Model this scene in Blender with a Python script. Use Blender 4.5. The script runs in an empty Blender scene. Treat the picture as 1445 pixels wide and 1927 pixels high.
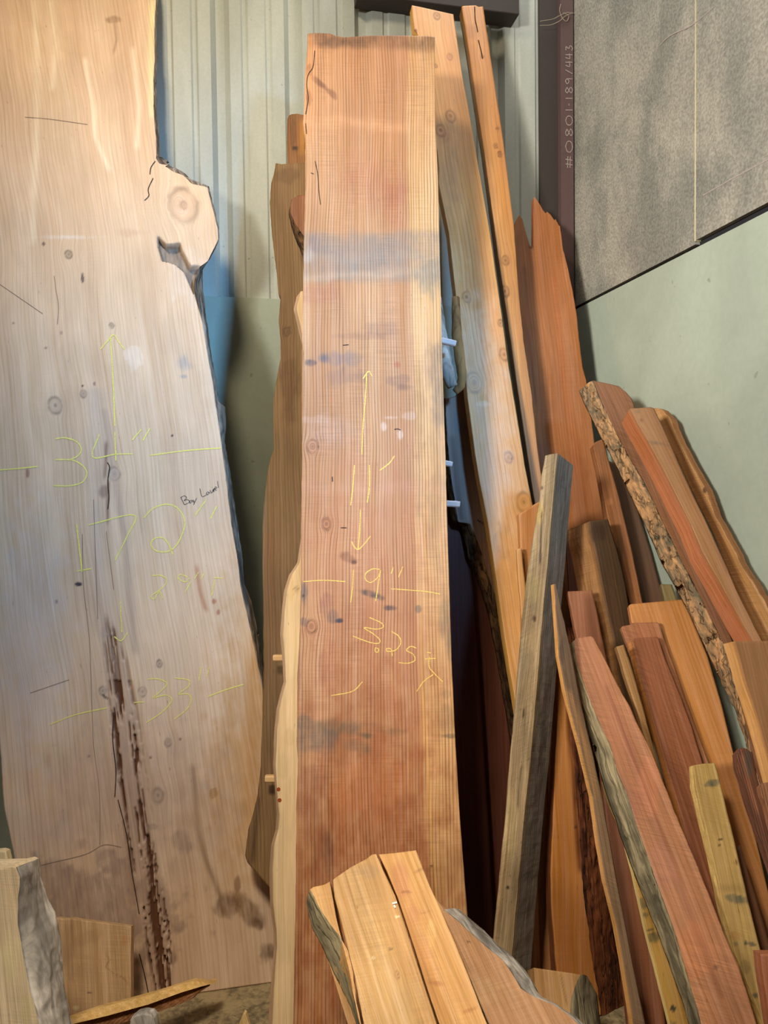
import bpy, math, random
import numpy as np
from mathutils import Vector, Matrix

# ------------------------------------------------------------------ camera
SC = bpy.context.scene
COL = SC.collection
W_, H_, F_ = 1445.0, 1927.0, 1400.0
R = math.radians
cam_d = bpy.data.cameras.new('camera')
cam_d.sensor_fit = 'VERTICAL'
cam_d.sensor_height = 36.0
cam_d.lens = 36.0 * F_ / H_
cam_d.clip_start = 0.05
cam = bpy.data.objects.new('camera', cam_d)
COL.objects.link(cam)
CAM = Matrix.Translation((0, 0, 1.6)) @ Matrix.Rotation(R(90 - 1.98), 4, 'X') @ Matrix.Rotation(R(-0.7), 4, 'Z')
cam.matrix_world = CAM
SC.camera = cam

# ------------------------------------------------------------------ colour management, world and lights
SC.view_settings.view_transform = 'Standard'
SC.view_settings.look = 'None'
SC.view_settings.gamma = 1.0
SC.view_settings.exposure = 0.0
SC.view_settings.use_curve_mapping = False
world = bpy.data.worlds.new('world')
SC.world = world
world.use_nodes = True
world.node_tree.nodes['Background'].inputs[0].default_value = (0.80, 0.86, 1.0, 1)
world.node_tree.nodes['Background'].inputs[1].default_value = 0.06


def area(name, loc, target, sx, sy, power, color, spread=180):
    d = bpy.data.lights.new(name, 'AREA')
    d.shape = 'RECTANGLE'
    d.size, d.size_y = sx, sy
    d.energy = power
    d.color = color
    d.spread = R(spread)
    o = bpy.data.objects.new(name, d)
    COL.objects.link(o)
    o.location = loc
    o.rotation_euler = (Vector(target) - Vector(loc)).to_track_quat('-Z', 'Y').to_euler()
    return o


area('door_daylight', (-2.7, -2.3, 2.6), (1.25, 2.6, 2.4), 0.6, 0.6, 33, (0.98, 0.97, 0.92), 47)
area('side_window_daylight', (1.40, 0.0, 3.0), (-0.75, 3.0, 1.9), 0.30, 0.30, 13, (0.20, 0.52, 1.0), 50)
area('overhead_lamp', (-0.5, 0.4, 2.9), (0.0, 1.5, 0.6), 0.35, 0.35, 14, (1.0, 0.92, 0.78), 74)
area('ceiling_lamp', (-0.9, 1.1, 4.4), (-0.7, 3.0, 2.9), 0.4, 0.4, 13, (1.0, 0.84, 0.60), 85)  # added warm fill for the upper left slab, no known source
area('roof_skylight', (0.7, 2.75, 4.9), (0.8, 2.9, 0.0), 1.2, 0.7, 28, (0.98, 0.98, 0.96))

# ------------------------------------------------------------------ geometry of the photograph: pixel rays into the room
CAMP = np.array([0.0, 0.0, 1.6])
ROT = np.array(CAM.to_3x3())


def ray(u, v):
    d = ROT @ np.array([(u - W_ / 2) / F_, -(v - H_ / 2) / F_, -1.0])
    return d / d[1]


def at(u, v, Y):
    return CAMP + ray(u, v) * Y


def hit(u, v, P, N):
    d = ray(u, v)
    return CAMP + d * (np.dot(P - CAMP, N) / np.dot(d, N))


def project(P):                     # (n,3) world points -> pixels
    q = (P - CAMP) @ ROT
    return W_ / 2 + F_ * q[:, 0] / -q[:, 2], H_ / 2 - F_ * q[:, 1] / -q[:, 2]


# ------------------------------------------------------------------ numpy noise
def _h(ix, iy, seed):
    n = (ix.astype(np.int64) * 374761393 + iy.astype(np.int64) * 668265263 + seed * 974634777) & 0xffffffff
    n = ((n ^ (n >> 13)) * 1274126177) & 0xffffffff
    n = n ^ (n >> 16)
    return (n & 0xffff) / 65535.0


def vn(x, y, seed=0):
    x = np.asarray(x, float); y = np.asarray(y, float) + np.zeros_like(x)
    ix = np.floor(x); iy = np.floor(y)
    fx = x - ix; fy = y - iy
    fx = fx * fx * (3 - 2 * fx); fy = fy * fy * (3 - 2 * fy)
    a = _h(ix, iy, seed); b = _h(ix + 1, iy, seed); c = _h(ix, iy + 1, seed); d = _h(ix + 1, iy + 1, seed)
    return (a * (1 - fx) + b * fx) * (1 - fy) + (c * (1 - fx) + d * fx) * fy


def fbm(x, y, seed=0, o=4):
    t = 0; a = 1.0; s = 0
    for k in range(o):
        t = t + a * vn(x * 2 ** k, y * 2 ** k, seed + k * 7); s += a; a *= 0.5
    return t / s


def lin(c):
    c = np.array(c, float) / 255.0
    return np.where(c <= 0.04045, c / 12.92, ((c + 0.055) / 1.055) ** 2.4)


def sst(a, b, x):
    t = np.clip((x - a) / (b - a), 0, 1)
    return t * t * (3 - 2 * t)


# ------------------------------------------------------------------ materials
def nodes(name):
    m = bpy.data.materials.new(name)
    m.use_nodes = True
    nt = m.node_tree
    return m, nt, nt.nodes['Principled BSDF']


class NB:
    def __init__(s, nt): s.nt = nt
    def n(s, t, **k):
        o = s.nt.nodes.new(t)
        for a, b in k.items():
            if a.startswith('i_'):
                key = a[2:]
                key = int(key) if key.isdigit() else key
                o.inputs[key].default_value = b
            else: setattr(o, a, b)
        return o
    def l(s, a, b): s.nt.links.new(a, b)
    def math(s, op, a, b=None, c=None, clamp=False):
        o = s.nt.nodes.new('ShaderNodeMath'); o.operation = op; o.use_clamp = clamp
        for i, x in enumerate((a, b, c)):
            if x is None: continue
            if isinstance(x, (int, float)): o.inputs[i].default_value = x
            else: s.l(x, o.inputs[i])
        return o.outputs[0]
    def mul(s, a, b): return s.math('MULTIPLY', a, b)
    def noise(s, vec, scale, detail=3, dist=0.0, rough=0.55):
        o = s.n('ShaderNodeTexNoise'); o.inputs['Scale'].default_value = scale
        o.inputs['Detail'].default_value = detail; o.inputs['Distortion'].default_value = dist
        o.inputs['Roughness'].default_value = rough
        s.l(vec, o.inputs['Vector']); return o.outputs['Fac']
    def map(s, v, a, b, c=0.0, d=1.0):
        o = s.n('ShaderNodeMapRange'); o.interpolation_type = 'SMOOTHSTEP'
        for k, x in zip(('From Min', 'From Max', 'To Min', 'To Max'), (a, b, c, d)): o.inputs[k].default_value = x
        s.l(v, o.inputs['Value']); return o.outputs['Result']
    def scalevec(s, v, x, y, z):
        o = s.n('ShaderNodeMapping'); o.inputs['Scale'].default_value = (x, y, z); s.l(v, o.inputs['Vector']); return o.outputs[0]
    def mulcol(s, col, fac):
        o = s.n('ShaderNodeVectorMath', operation='SCALE'); s.l(col, o.inputs[0]); s.l(fac, o.inputs['Scale']); return o.outputs[0]


def wood_mat(name, ring=90, ringc=0.35, ringd=1.6, fib=0.3, saw=0.0, sawang=0.0, blotch=0.15, rough=0.62, bump=0.35, pit=0.0, warm=0.0):
    m, nt, bs = nodes(name)
    b = NB(nt)
    tc = b.n('ShaderNodeTexCoord').outputs['Object']
    col = b.n('ShaderNodeAttribute', attribute_name='Col').outputs['Color']
    gx = b.n('ShaderNodeAttribute', attribute_name='gx').outputs['Fac']
    sep = b.n('ShaderNodeSeparateXYZ'); b.l(tc, sep.inputs[0])
    comb = b.n('ShaderNodeCombineXYZ'); b.l(gx, comb.inputs[0]); b.l(sep.outputs[1], comb.inputs[1]); b.l(sep.outputs[2], comb.inputs[2])
    g = comb.outputs[0]
    # growth rings: thin dark latewood lines along the grain coordinate
    wob = b.noise(b.scalevec(g, 14, 14, 1.1), 1.0, 3)
    ph = b.math('ADD', b.mul(gx, ring * 6.2832), b.mul(wob, ringd * 6.2832))
    sn = b.math('SINE', ph)
    line = b.map(sn, 0.25, 1.0)
    var = b.map(b.noise(b.scalevec(g, 40, 40, 2.0), 1.0, 3), 0.3, 0.7)
    line = b.mul(line, b.math('ADD', b.mul(var, 0.75), 0.25))
    # fibres
    fb = b.noise(b.scalevec(g, 420, 420, 9), 1.0, 4, 0, 0.65)
    fb2 = b.noise(b.scalevec(g, 95, 95, 1.6), 1.0, 3)
    bl = b.noise(b.scalevec(tc, 9, 9, 3.0), 1.0, 4, 0.6)
    f = b.math('SUBTRACT', 1.0, b.mul(line, ringc))
    f = b.mul(f, b.map(fb, 0.25, 0.75, 1 - fib, 1 + fib * 0.6))
    f = b.mul(f, b.map(fb2, 0.25, 0.75, 1 - fib * 0.7, 1 + fib * 0.55))
    f = b.mul(f, b.map(bl, 0.25, 0.75, 1 - blotch, 1 + blotch))
    hgt = b.math('ADD', b.mul(fb, 0.6), b.mul(line, -0.35 * (ringc > 0.05)))
    if saw:
        t = math.tan(sawang)
        sw = b.math('ADD', sep.outputs[2], b.mul(sep.outputs[0], t))
        c2 = b.n('ShaderNodeCombineXYZ'); b.l(sw, c2.inputs[2]); b.l(b.mul(sep.outputs[0], 0.06), c2.inputs[0])
        s1 = b.noise(b.scalevec(c2.outputs[0], 160, 1, 260), 1.0, 3)
        patch = b.map(b.noise(b.scalevec(tc, 7, 7, 4), 1.0, 2), 0.38, 0.62)
        s1 = b.mul(b.math('SUBTRACT', s1, 0.5), patch)
        f = b.mul(f, b.math('ADD', 1.0, b.mul(s1, saw * 2.2)))
        hgt = b.math('ADD', hgt, b.mul(s1, saw * 2.5))
    if pit:
        p = b.map(b.noise(b.scalevec(tc, 160, 160, 60), 1.0, 2), 0.62, 0.72)
        f = b.mul(f, b.math('SUBTRACT', 1.0, b.mul(p, pit)))
    # small dark flecks
    fl = b.map(b.noise(b.scalevec(g, 150, 150, 34), 1.0, 1), 0.73, 0.80)
    f = b.mul(f, b.math('SUBTRACT', 1.0, b.mul(fl, 0.35)))
    out = b.mulcol(col, f)
    hs = b.n('ShaderNodeHueSaturation'); b.l(out, hs.inputs['Color'])
    b.l(b.map(fb2, 0.2, 0.8, 1.08, 0.93), hs.inputs['Saturation'])
    b.l(hs.outputs[0], bs.inputs['Base Color'])
    bs.inputs['Roughness'].default_value = rough
    bs.inputs['Specular IOR Level'].default_value = 0.3
    bp = b.n('ShaderNodeBump'); bp.inputs['Strength'].default_value = bump; bp.inputs['Distance'].default_value = 0.0012
    b.l(hgt, bp.inputs['Height']); b.l(bp.outputs[0], bs.inputs['Normal'])
    return m


def bark_mat(name, a, c, scale=38, crack=0.75, stretch=0.45):
    m, nt, bs = nodes(name)
    b = NB(nt)
    tc = b.n('ShaderNodeTexCoord').outputs['Object']
    v = b.scalevec(tc, 1, 1, stretch)
    n1 = b.noise(v, scale, 6, 0.8, 0.65)
    n2 = b.noise(v, scale * 0.28, 4, 0.5)
    vo = b.n('ShaderNodeTexVoronoi', feature='DISTANCE_TO_EDGE'); vo.inputs['Scale'].default_value = scale * 1.1
    wv = b.n('ShaderNodeVectorMath', operation='ADD'); b.l(v, wv.inputs[0])
    nn = b.n('ShaderNodeTexNoise'); nn.inputs['Scale'].default_value = scale * 0.8; b.l(v, nn.inputs['Vector'])
    sc = b.n('ShaderNodeVectorMath', operation='SCALE'); sc.inputs['Scale'].default_value = 0.03; b.l(nn.outputs['Color'], sc.inputs[0]); b.l(sc.outputs[0], wv.inputs[1])
    b.l(wv.outputs[0], vo.inputs['Vector'])
    cr = b.map(vo.outputs['Distance'], 0.0, 0.09, 1 - crack, 1.0)
    cr = b.math('MAXIMUM', cr, b.map(b.noise(v, scale * 0.7, 2), 0.42, 0.56))
    mx = b.n('ShaderNodeMix', data_type='RGBA'); b.l(b.map(b.math('ADD', b.mul(n1, 0.5), b.mul(n2, 0.5)), 0.38, 0.62), mx.inputs[0])
    mx.inputs[6].default_value = (*lin(a), 1); mx.inputs[7].default_value = (*lin(c), 1)
    out = b.mulcol(mx.outputs[2], b.mul(cr, b.map(n1, 0.2, 0.8, 0.6, 1.35)))
    b.l(out, bs.inputs['Base Color'])
    bs.inputs['Roughness'].default_value = 0.85
    bs.inputs['Specular IOR Level'].default_value = 0.2
    bp = b.n('ShaderNodeBump'); bp.inputs['Strength'].default_value = 0.8; bp.inputs['Distance'].default_value = 0.005
    b.l(b.math('ADD', n1, b.mul(cr, 0.8)), bp.inputs['Height']); b.l(bp.outputs[0], bs.inputs['Normal'])
    return m


def chalk_mat(name, col, dens=0.46):
    m, nt, bs = nodes(name)
    b = NB(nt)
    tc = b.n('ShaderNodeTexCoord').outputs['Object']
    bs.inputs['Base Color'].default_value = (*lin(col), 1)
    bs.inputs['Roughness'].default_value = 0.95
    bs.inputs['Specular IOR Level'].default_value = 0.1
    b.l(b.map(b.noise(b.scalevec(tc, 1, 1, 0.5), 700, 2), dens - 0.07, dens + 0.05, 0.0, 0.9), bs.inputs['Alpha'])
    return m


M = {}
M['laurel'] = wood_mat('pale_laurel_wood', ring=75, ringc=0.13, ringd=2.2, fib=0.10, saw=0.05, blotch=0.09, rough=0.5, bump=0.2)
M['redwood_rings'] = wood_mat('straight_grained_redwood', ring=102, ringc=0.52, ringd=1.0, fib=0.12, saw=0.28, blotch=0.07, rough=0.55, bump=0.5)
M['cedar'] = wood_mat('knotty_cedar', ring=62, ringc=0.22, ringd=1.3, fib=0.12, saw=0.05, blotch=0.10, rough=0.45, bump=0.25)
M['redwood'] = wood_mat('rough_redwood', ring=60, ringc=0.16, ringd=2.5, fib=0.22, saw=0.55, sawang=0.5, blotch=0.12, bump=0.6)
M['redwood_smooth'] = wood_mat('smooth_redwood', ring=80, ringc=0.10, ringd=1.0, fib=0.16, saw=0.14, blotch=0.07, bump=0.3)
M['maple'] = wood_mat('pale_maple', ring=45, ringc=0.12, ringd=3.0, fib=0.12, blotch=0.10, bump=0.2)
M['fir'] = wood_mat('brown_fir', ring=95, ringc=0.35, ringd=1.4, fib=0.2, blotch=0.12, bump=0.4)
M['weathered'] = wood_mat('weathered_softwood', ring=85, ringc=0.18, ringd=1.6, fib=0.42, saw=0.35, sawang=-0.5, blotch=0.28, rough=0.8, bump=0.9, pit=0.35)
M['beam'] = wood_mat('rough_sawn_cant', ring=40, ringc=0.13, ringd=3.0, fib=0.22, saw=0.22, sawang=0.25, blotch=0.15, rough=0.7, bump=0.7)
M['splinter'] = wood_mat('torn_wood', ring=160, ringc=0.65, ringd=2.0, fib=0.4, blotch=0.2, rough=0.8, bump=1.0)
M['bark_tan'] = bark_mat('flaky_tan_bark', (112, 98, 76), (182, 134, 88), 48, 0.62)
M['bark_grey'] = bark_mat('grey_green_bark', (108, 98, 76), (168, 150, 114), 34, 0.35, 0.12)
M['bark_dark'] = bark_mat('dark_brown_bark', (64, 44, 30), (128, 92, 56), 45, 0.8, 0.15)
M['bark_red'] = bark_mat('stringy_red_bark', (62, 30, 18), (120, 66, 34), 60, 0.7, 0.08)
M['bark_pale'] = bark_mat('pale_grey_bark', (140, 132, 124), (196, 186, 172), 14, 0.35)
M['laurel_edge'] = bark_mat('weathered_laurel_edge', (100, 84, 70), (172, 152, 132), 30, 0.5, 0.12)
M['prong_tan'] = bark_mat('smooth_tan_branch', (104, 74, 46), (150, 112, 70), 20, 0.2, 0.2)
M['chalk_yellow'] = chalk_mat('yellow_chalk', (238, 224, 116), 0.41)
M['chalk_gold'] = chalk_mat('golden_chalk', (246, 206, 110), 0.43)
M['chalk_grey'] = chalk_mat('pale_grey_chalk', (176, 160, 150), 0.40)


def flat_mat(name, col, rough=0.7, metal=0.0, spec=0.3):
    m, nt, bs = nodes(name)
    b = NB(nt)
    tc = b.n('ShaderNodeTexCoord').outputs['Object']
    n1 = b.noise(tc, 60, 4)
    r = b.n('ShaderNodeMix', data_type='RGBA'); b.l(n1, r.inputs[0])
    c = lin(col)
    r.inputs[6].default_value = (*(c * 0.85), 1); r.inputs[7].default_value = (*np.minimum(c * 1.15, 1), 1)
    b.l(r.outputs[2], bs.inputs['Base Color'])
    bs.inputs['Roughness'].default_value = rough; bs.inputs['Metallic'].default_value = metal
    bs.inputs['Specular IOR Level'].default_value = spec
    return m


M['marker'] = flat_mat('black_marker_ink', (38, 34, 44))
M['staple'] = flat_mat('dark_staple_steel', (30, 30, 44), 0.4, 0.6)
M['sticker'] = flat_mat('stick_wood', (214, 170, 118))
M['sticker_pale'] = flat_mat('pale_stick_wood', (236, 214, 206))
M['resin'] = flat_mat('resin_spot', (150, 66, 26), 0.3)
M['crack'] = flat_mat('dark_wood_check', (52, 34, 26), 0.95)
M['crack_soft'] = flat_mat('fine_wood_check', (142, 116, 98), 0.95)
M['web'] = flat_mat('cobweb', (150, 138, 116), 0.9)


# ------------------------------------------------------------------ object helpers
def prop(o, label=None, cat=None, group=None, kind=None):
    if label: o['label'] = label
    if cat: o['category'] = cat
    if group: o['group'] = group
    if kind: o['kind'] = kind
    return o


def mesh_obj(name, verts, faces, mat, parent=None, mw=None, smooth=False):
    me = bpy.data.meshes.new(name)
    me.from_pydata([tuple(v) for v in verts], [], faces)
    me.materials.append(mat)
    if smooth: me.polygons.foreach_set('use_smooth', [True] * len(me.polygons))
    me.update()
    o = bpy.data.objects.new(name, me)
    COL.objects.link(o)
    if parent is not None: o.parent = parent
    elif mw is not None: o.matrix_world = mw
    return o


def set_attrs(me, col, gx):
    n = len(me.vertices)
    a = me.attributes.new('Col', 'FLOAT_COLOR', 'POINT')
    c = np.ones((n, 4), np.float32); c[:, :3] = col
    a.data.foreach_set('color', c.ravel())
    g = me.attributes.new('gx', 'FLOAT', 'POINT')
    g.data.foreach_set('value', np.asarray(gx, np.float32))


def ribbon(pts, w):
    """flat strip along local xz points, on y=0 of the given list (x,y,z)"""
    P = np.array(pts, float)
    if len(P) > 2:              # Catmull-Rom smoothing
        Q = []
        E = np.vstack([2 * P[0] - P[1], P, 2 * P[-1] - P[-2]])
        for i in range(1, len(E) - 2):
            for t in np.linspace(0, 1, 6, endpoint=False):
                a, b, c, d = E[i - 1], E[i], E[i + 1], E[i + 2]
                Q.append(0.5 * ((2 * b) + (c - a) * t + (2 * a - 5 * b + 4 * c - d) * t * t + (3 * b - a - 3 * c + d) * t ** 3))
        Q.append(P[-1]); P = np.array(Q)
    T = np.gradient(P, axis=0)
    N = np.stack([-T[:, 2], np.zeros(len(P)), T[:, 0]], 1)
    N /= np.maximum(np.linalg.norm(N, axis=1), 1e-9)[:, None]
    ww = w * 0.5 * (0.8 + 0.4 * vn(np.arange(len(P)) * 0.9, 3.3, 5))[:, None]
    V = np.empty((2 * len(P), 3)); V[0::2] = P + N * ww; V[1::2] = P - N * ww
    Fc = [(2 * i, 2 * i + 1, 2 * i + 3, 2 * i + 2) for i in range(len(P) - 1)]
    return V, Fc


def redwood_tone(c):
    g = (c[0] + c[1] + c[2]) / 3
    return (c[0] * 0.90 + g * 0.08, c[1] * 0.93 + g * 0.08, c[2] * 0.92 + g * 0.06)


class Board:
    """A sawn board: the outline read off the photograph is laid on the board's own leaning plane, then given its thickness."""

    def __init__(s, name, label, cat, p1, Y1, p2, yf, yaw, group=None, parts=True):
        A = at(*p1, Y1)
        # foot: follow the photographed direction p1->p2 until the ray at depth yf reaches the floor
        du, dv = p2[0] - p1[0], p2[1] - p1[1]
        z0 = at(p1[0], p1[1], yf)[2]; z1 = at(p1[0] + du, p1[1] + dv, yf)[2]
        t = z0 / (z0 - z1)
        Ft = at(p1[0] + du * t, p1[1] + dv * t, yf)
        Z = A - Ft; s.length = np.linalg.norm(Z); Z /= s.length
        n0 = np.array([-math.sin(yaw), math.cos(yaw), 0.0])
        X = np.cross(n0, Z); X /= np.linalg.norm(X)
        Y = np.cross(Z, X)
        s.O, s.X, s.Y, s.Z = Ft, X, Y, Z
        s.B = np.stack([X, Y, Z], 1)
        mw = Matrix.Identity(4)
        for i in range(3):
            for j in range(3): mw[i][j] = s.B[i, j]
            mw[i][3] = Ft[i]
        s.mw = mw
        s.name, s.label, s.cat, s.group = name, label, cat, group
        s.base = 0.001
        s.root = None
        s.parts = parts
        if parts:
            s.root = bpy.data.objects.new(name, None)
            s.root.empty_display_size = 0.1
            COL.objects.link(s.root); s.root.matrix_world = mw
            prop(s.root, label, cat, group, 'thing')

    def loc(s, u, v, yp=0.0):
        P = hit(u, v, s.O + s.Y * yp, s.Y)
        return (P - s.O) @ s.B

    def world(s, L): return np.asarray(L) @ s.B.T + s.O

    def floorz(s, x, y): return (s.base - s.O[2] - s.X[2] * x - s.Y[2] * y) / s.Z[2]

    def prof(s, px, yp=0.0):
        P = np.array([s.loc(u, v, yp) for u, v in px])
        P = P[np.argsort(P[:, 2])]
        return P[:, 2], P[:, 0]

    def build(s, L, Rr, T, mat, c1, c2, top=None, Lb=None, Rb=None, feats=(), cell=0.008, rl=0.0015, rr=0.0015, sidecol=None,
              body='plank_body', left_part=None, right_part=None, grain=0.0, streak=0.5, sap=None, disp=None, seed=None,
              side_rough=0.0, curve=0.0):
        seed = seed if seed is not None else (abs(hash_s(s.label)) % 9973)
        s.seed = seed
        zl, xl = s.prof(L); zr, xr = s.prof(Rr)
        if isinstance(T, tuple):                   # thickness from the pixel where the far edge of the visible side shows
            u, v = T[0], T[1]; side = T[2]
            zp, xp = (zl, xl) if side == 'l' else (zr, xr)
            z = s.loc(u, v)[2]
            d = ray(u, v)
            for _ in range(12):
                xe = np.interp(z, zp, xp)
                P0 = s.O + s.X * xe
                k = np.dot(P0 - CAMP, s.X) / np.dot(d, s.X)
                q = (CAMP + d * k - s.O) @ s.B
                z = q[2]
            T = float(q[1])
            print('THICK', s.name, round(T, 3))
            T = min(max(T, 0.012), 0.16)
        s.T = T
        lean = s.Z
        if top is None: top = [L[0], Rr[0]]
        tp = np.array([s.loc(u, v) for u, v in top]); tp = tp[np.argsort(tp[:, 0])]
        ztop = tp[:, 2].max()
        fl = s.floorz(0.0, 0.0)
        wid = max(np.max(np.abs(np.interp(np.linspace(0, ztop, 50), zr, xr) - np.interp(np.linspace(0, ztop, 50), zl, xl))), 0.01)
        nx = max(4, int(wid / cell)); nz = max(8, int((ztop - fl) / cell))
        S = np.linspace(0, 1, nx + 1)

        def edgeL(z): return np.interp(z, zl, xl) + rl * 2 * (fbm(z * 22, 1.5, seed, 4) - 0.5)
        def edgeR(z): return np.interp(z, zr, xr) + rr * 2 * (fbm(z * 22, 8.5, seed + 3, 4) - 0.5)
        # top height for each column (fixed point, as the column's x depends on z)
        zt = np.full(nx + 1, ztop)
        for _ in range(8):
            x = edgeL(zt) * (1 - S) + edgeR(zt) * S
            zt = np.interp(x, tp[:, 0], tp[:, 2])
        xb = edgeL(np.full(nx + 1, fl)) * (1 - S) + edgeR(np.full(nx + 1, fl)) * S
        zb = s.floorz(xb, 0.0)
        tt = np.linspace(0, 1, nz + 1)
        ZZ = zb[None, :] * (1 - tt[:, None]) + zt[None, :] * tt[:, None]
        XX = edgeL(ZZ) * (1 - S)[None, :] + edgeR(ZZ) * S[None, :]
        YY = np.zeros_like(ZZ)
        if curve: YY = YY + curve * (2 * S[None, :] - 1) ** 2
        Fp = np.stack([XX.ravel(), YY.ravel(), ZZ.ravel()], 1)
        U, Vv = project(s.world(Fp))
        px = {'u': U, 'v': Vv, 'x': Fp[:, 0], 'z': Fp[:, 2], 'dl': (XX - edgeL(ZZ)).ravel(), 'dr': (edgeR(ZZ) - XX).ravel()}
        if mat.name.startswith(('straight_grained', 'rough_redwood', 'smooth_redwood')):
            c1, c2 = redwood_tone(c1), redwood_tone(c2)
        col = s.colour(px, c1, c2, streak, seed)
        gx = px['x'] + grain * (fbm(px['z'] * 1.3, 0.3, seed + 11, 3) - 0.5) + 0.02 * (fbm(px['z'] * 2.2, px['x'] * 6, seed + 12, 3) - 0.5)
        if sap:
            side, w, sc, al = sap
            dd = px['dl'] if side == 'l' else px['dr']
            wv = w * (1 + 0.15 * (vn(px['z'] * 3, 0.7, seed + 5) - 0.5))
            a = (1 - sst(wv * 0.96, wv * 1.04, dd)) * al
            col = col * (1 - a[:, None]) + lin(sc) * a[:, None]
        col, gx, dsp = s.features(px, col, gx, feats, seed)
        if disp is not None:
            dy, col = disp(px, col, seed); dsp = dsp + dy
        # keep the rim untouched so the sides meet it
        rim = np.ones_like(ZZ); rim[0, :] = rim[-1, :] = 0; rim[:, 0] = rim[:, -1] = 0
        Fp[:, 1] += dsp * rim.ravel()
        idx = np.arange((nz + 1) * (nx + 1)).reshape(nz + 1, nx + 1)
        quads = np.stack([idx[:-1, :-1], idx[:-1, 1:], idx[1:, 1:], idx[1:, :-1]], -1).reshape(-1, 4)
        # boundary chains
        bl = idx[:, 0]; br = idx[:, -1]; bt = idx[-1, :]; bb = idx[0, :]
        if Lb: zlb, xlb = s.prof(Lb, T)
        if Rb: zrb, xrb = s.prof(Rb, T)
        def backL(z): return (np.interp(z, zlb, xlb) + rl * 2 * (fbm(z * 22, 4.5, seed + 21, 4) - 0.5)) if Lb else edgeL(z)
        def backR(z): return (np.interp(z, zrb, xrb) + rr * 2 * (fbm(z * 22, 6.5, seed + 23, 4) - 0.5)) if Rb else edgeR(z)

        def backpos(front):                       # front boundary positions -> back outline positions
            x, z = front[:, 0], front[:, 2]
            e0, e1 = edgeL(z), edgeR(z)
            k = np.clip((x - e0) / np.maximum(e1 - e0, 1e-5), 0, 1)
            zz = np.where(z > fl + 0.02, z, z)
            b0, b1 = backL(zz), backR(zz)
            xx = b0 * (1 - k) + b1 * k
            return np.stack([xx, np.full_like(x, T), zz], 1)
        ring = np.concatenate([bb, br[1:], bt[::-1][1:], bl[::-1][1:-1]])
        nbb, nbr, nbt = len(bb), len(br), len(bt)
        fr = Fp[ring]; bk = backpos(fr)
        # the sawn foot sits flat on the floor
        nb = nbb
        for k in range(nb):
            bk[k, 2] = s.floorz(bk[k, 0], T)
        low = bk[:, 2] < np.array([s.floorz(q[0], T) for q in bk])
        for k in np.where(low)[0]: bk[k, 2] = s.floorz(bk[k, 0], T)
        nr = 5
        segs = {'bottom': (0, nbb - 1), 'right': (nbb - 1, nbb - 1 + nbr - 1), 'top': (nbb - 1 + nbr - 1, nbb - 1 + nbr - 1 + nbt - 1)}
        segs['left'] = (segs['top'][1], len(ring))
        verts = [Fp]; faces = [quads]
        n = len(Fp)
        sc_ = lin(sidecol) if sidecol is not None else (lin(c1) * 0.5 + lin(c2) * 0.5)
        cols = [col]; gxs = [gx]
        verts.append(bk); cols.append(np.tile(sc_, (len(bk), 1))); gxs.append(bk[:, 0])
        back0 = n; n += len(bk)
        extra = []
        for key, (a, e) in segs.items():
            ii = [(k % len(ring)) for k in range(a, e + 1)]
            P0 = fr[ii]; P1 = bk[ii]
            part = {'left': left_part, 'right': right_part}.get(key)
            if part:
                s.side(part, P0, P1, key, seed); continue
            rows = [P0]
            K = np.linspace(0, 1, nr + 1)
            blk = []
            for r_ in range(1, nr):
                q = P0 * (1 - K[r_]) + P1 * K[r_]
                if side_rough:
                    nn = (fbm(q[:, 2] * 30, q[:, 1] * 60 + 3, seed + 31, 4) - 0.5) * 2 * side_rough
                    if key in ('left', 'right'): q[:, 0] += nn
                    elif key == 'top': q[:, 2] += (fbm(q[:, 0] * 60, q[:, 1] * 60, seed + 33, 4) - 0.5) * 2 * side_rough
                blk.append(q)
            m_ = len(ii)
            B_ = np.concatenate(blk); verts.append(B_)
            stv = 0.85 + 0.3 * fbm(B_[:, 1] * 60, B_[:, 2] * 4, seed + 9, 3)
            cols.append(sc_[None, :] * stv[:, None]); gxs.append(B_[:, 0] + B_[:, 1])
            def vid(r_, k):
                if r_ == 0: return ring[ii[k]]
                if r_ == nr: return back0 + ii[k]
                return n + (r_ - 1) * m_ + k
            for r_ in range(nr):
                for k in range(m_ - 1):
                    extra.append((vid(r_, k), vid(r_ + 1, k), vid(r_ + 1, k + 1), vid(r_, k + 1)))
            n += len(B_)
        allv = np.concatenate(verts)
        fl_ = [tuple(q) for q in quads.tolist()] + [tuple(int(i) for i in f) for f in extra] + [tuple(range(back0 + len(ring) - 1, back0 - 1, -1))]
        o = mesh_obj(body if s.parts else s.name, allv, fl_, mat, s.root, s.mw)
        sm = np.zeros(len(o.data.polygons), bool); sm[:len(quads)] = True
        o.data.polygons.foreach_set('use_smooth', sm)
        set_attrs(o.data, np.concatenate(cols), np.concatenate(gxs))
        if not s.parts: prop(o, s.label, s.cat, s.group, 'thing')
        s.body = o
        return s

    def side(s, part, P0, P1, key, seed):
        """a side with a look of its own (bark, live edge) as a rough closed strip"""
        name, mat, proud, amp, label = part
        sgn = -1.0 if key == 'left' else 1.0
        d = np.linalg.norm(P1 - P0, axis=1).mean()
        step = max(1, int(0.005 / max(np.abs(np.diff(P0[:, 2])).mean(), 1e-4)))
        P0 = P0[::step]; P1 = P1[::step]
        nr = max(6, int(d / 0.006))
        K = np.linspace(0, 1, nr + 1)
        rows = []
        nrm = np.cross(P1 - P0, [0, 0, 1.0]); nrm[:, 2] = 0
        nrm /= np.maximum(np.linalg.norm(nrm, axis=1), 1e-9)[:, None]
        nrm *= np.where(nrm[:, 0] * sgn < 0, -1, 1)[:, None]
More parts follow.
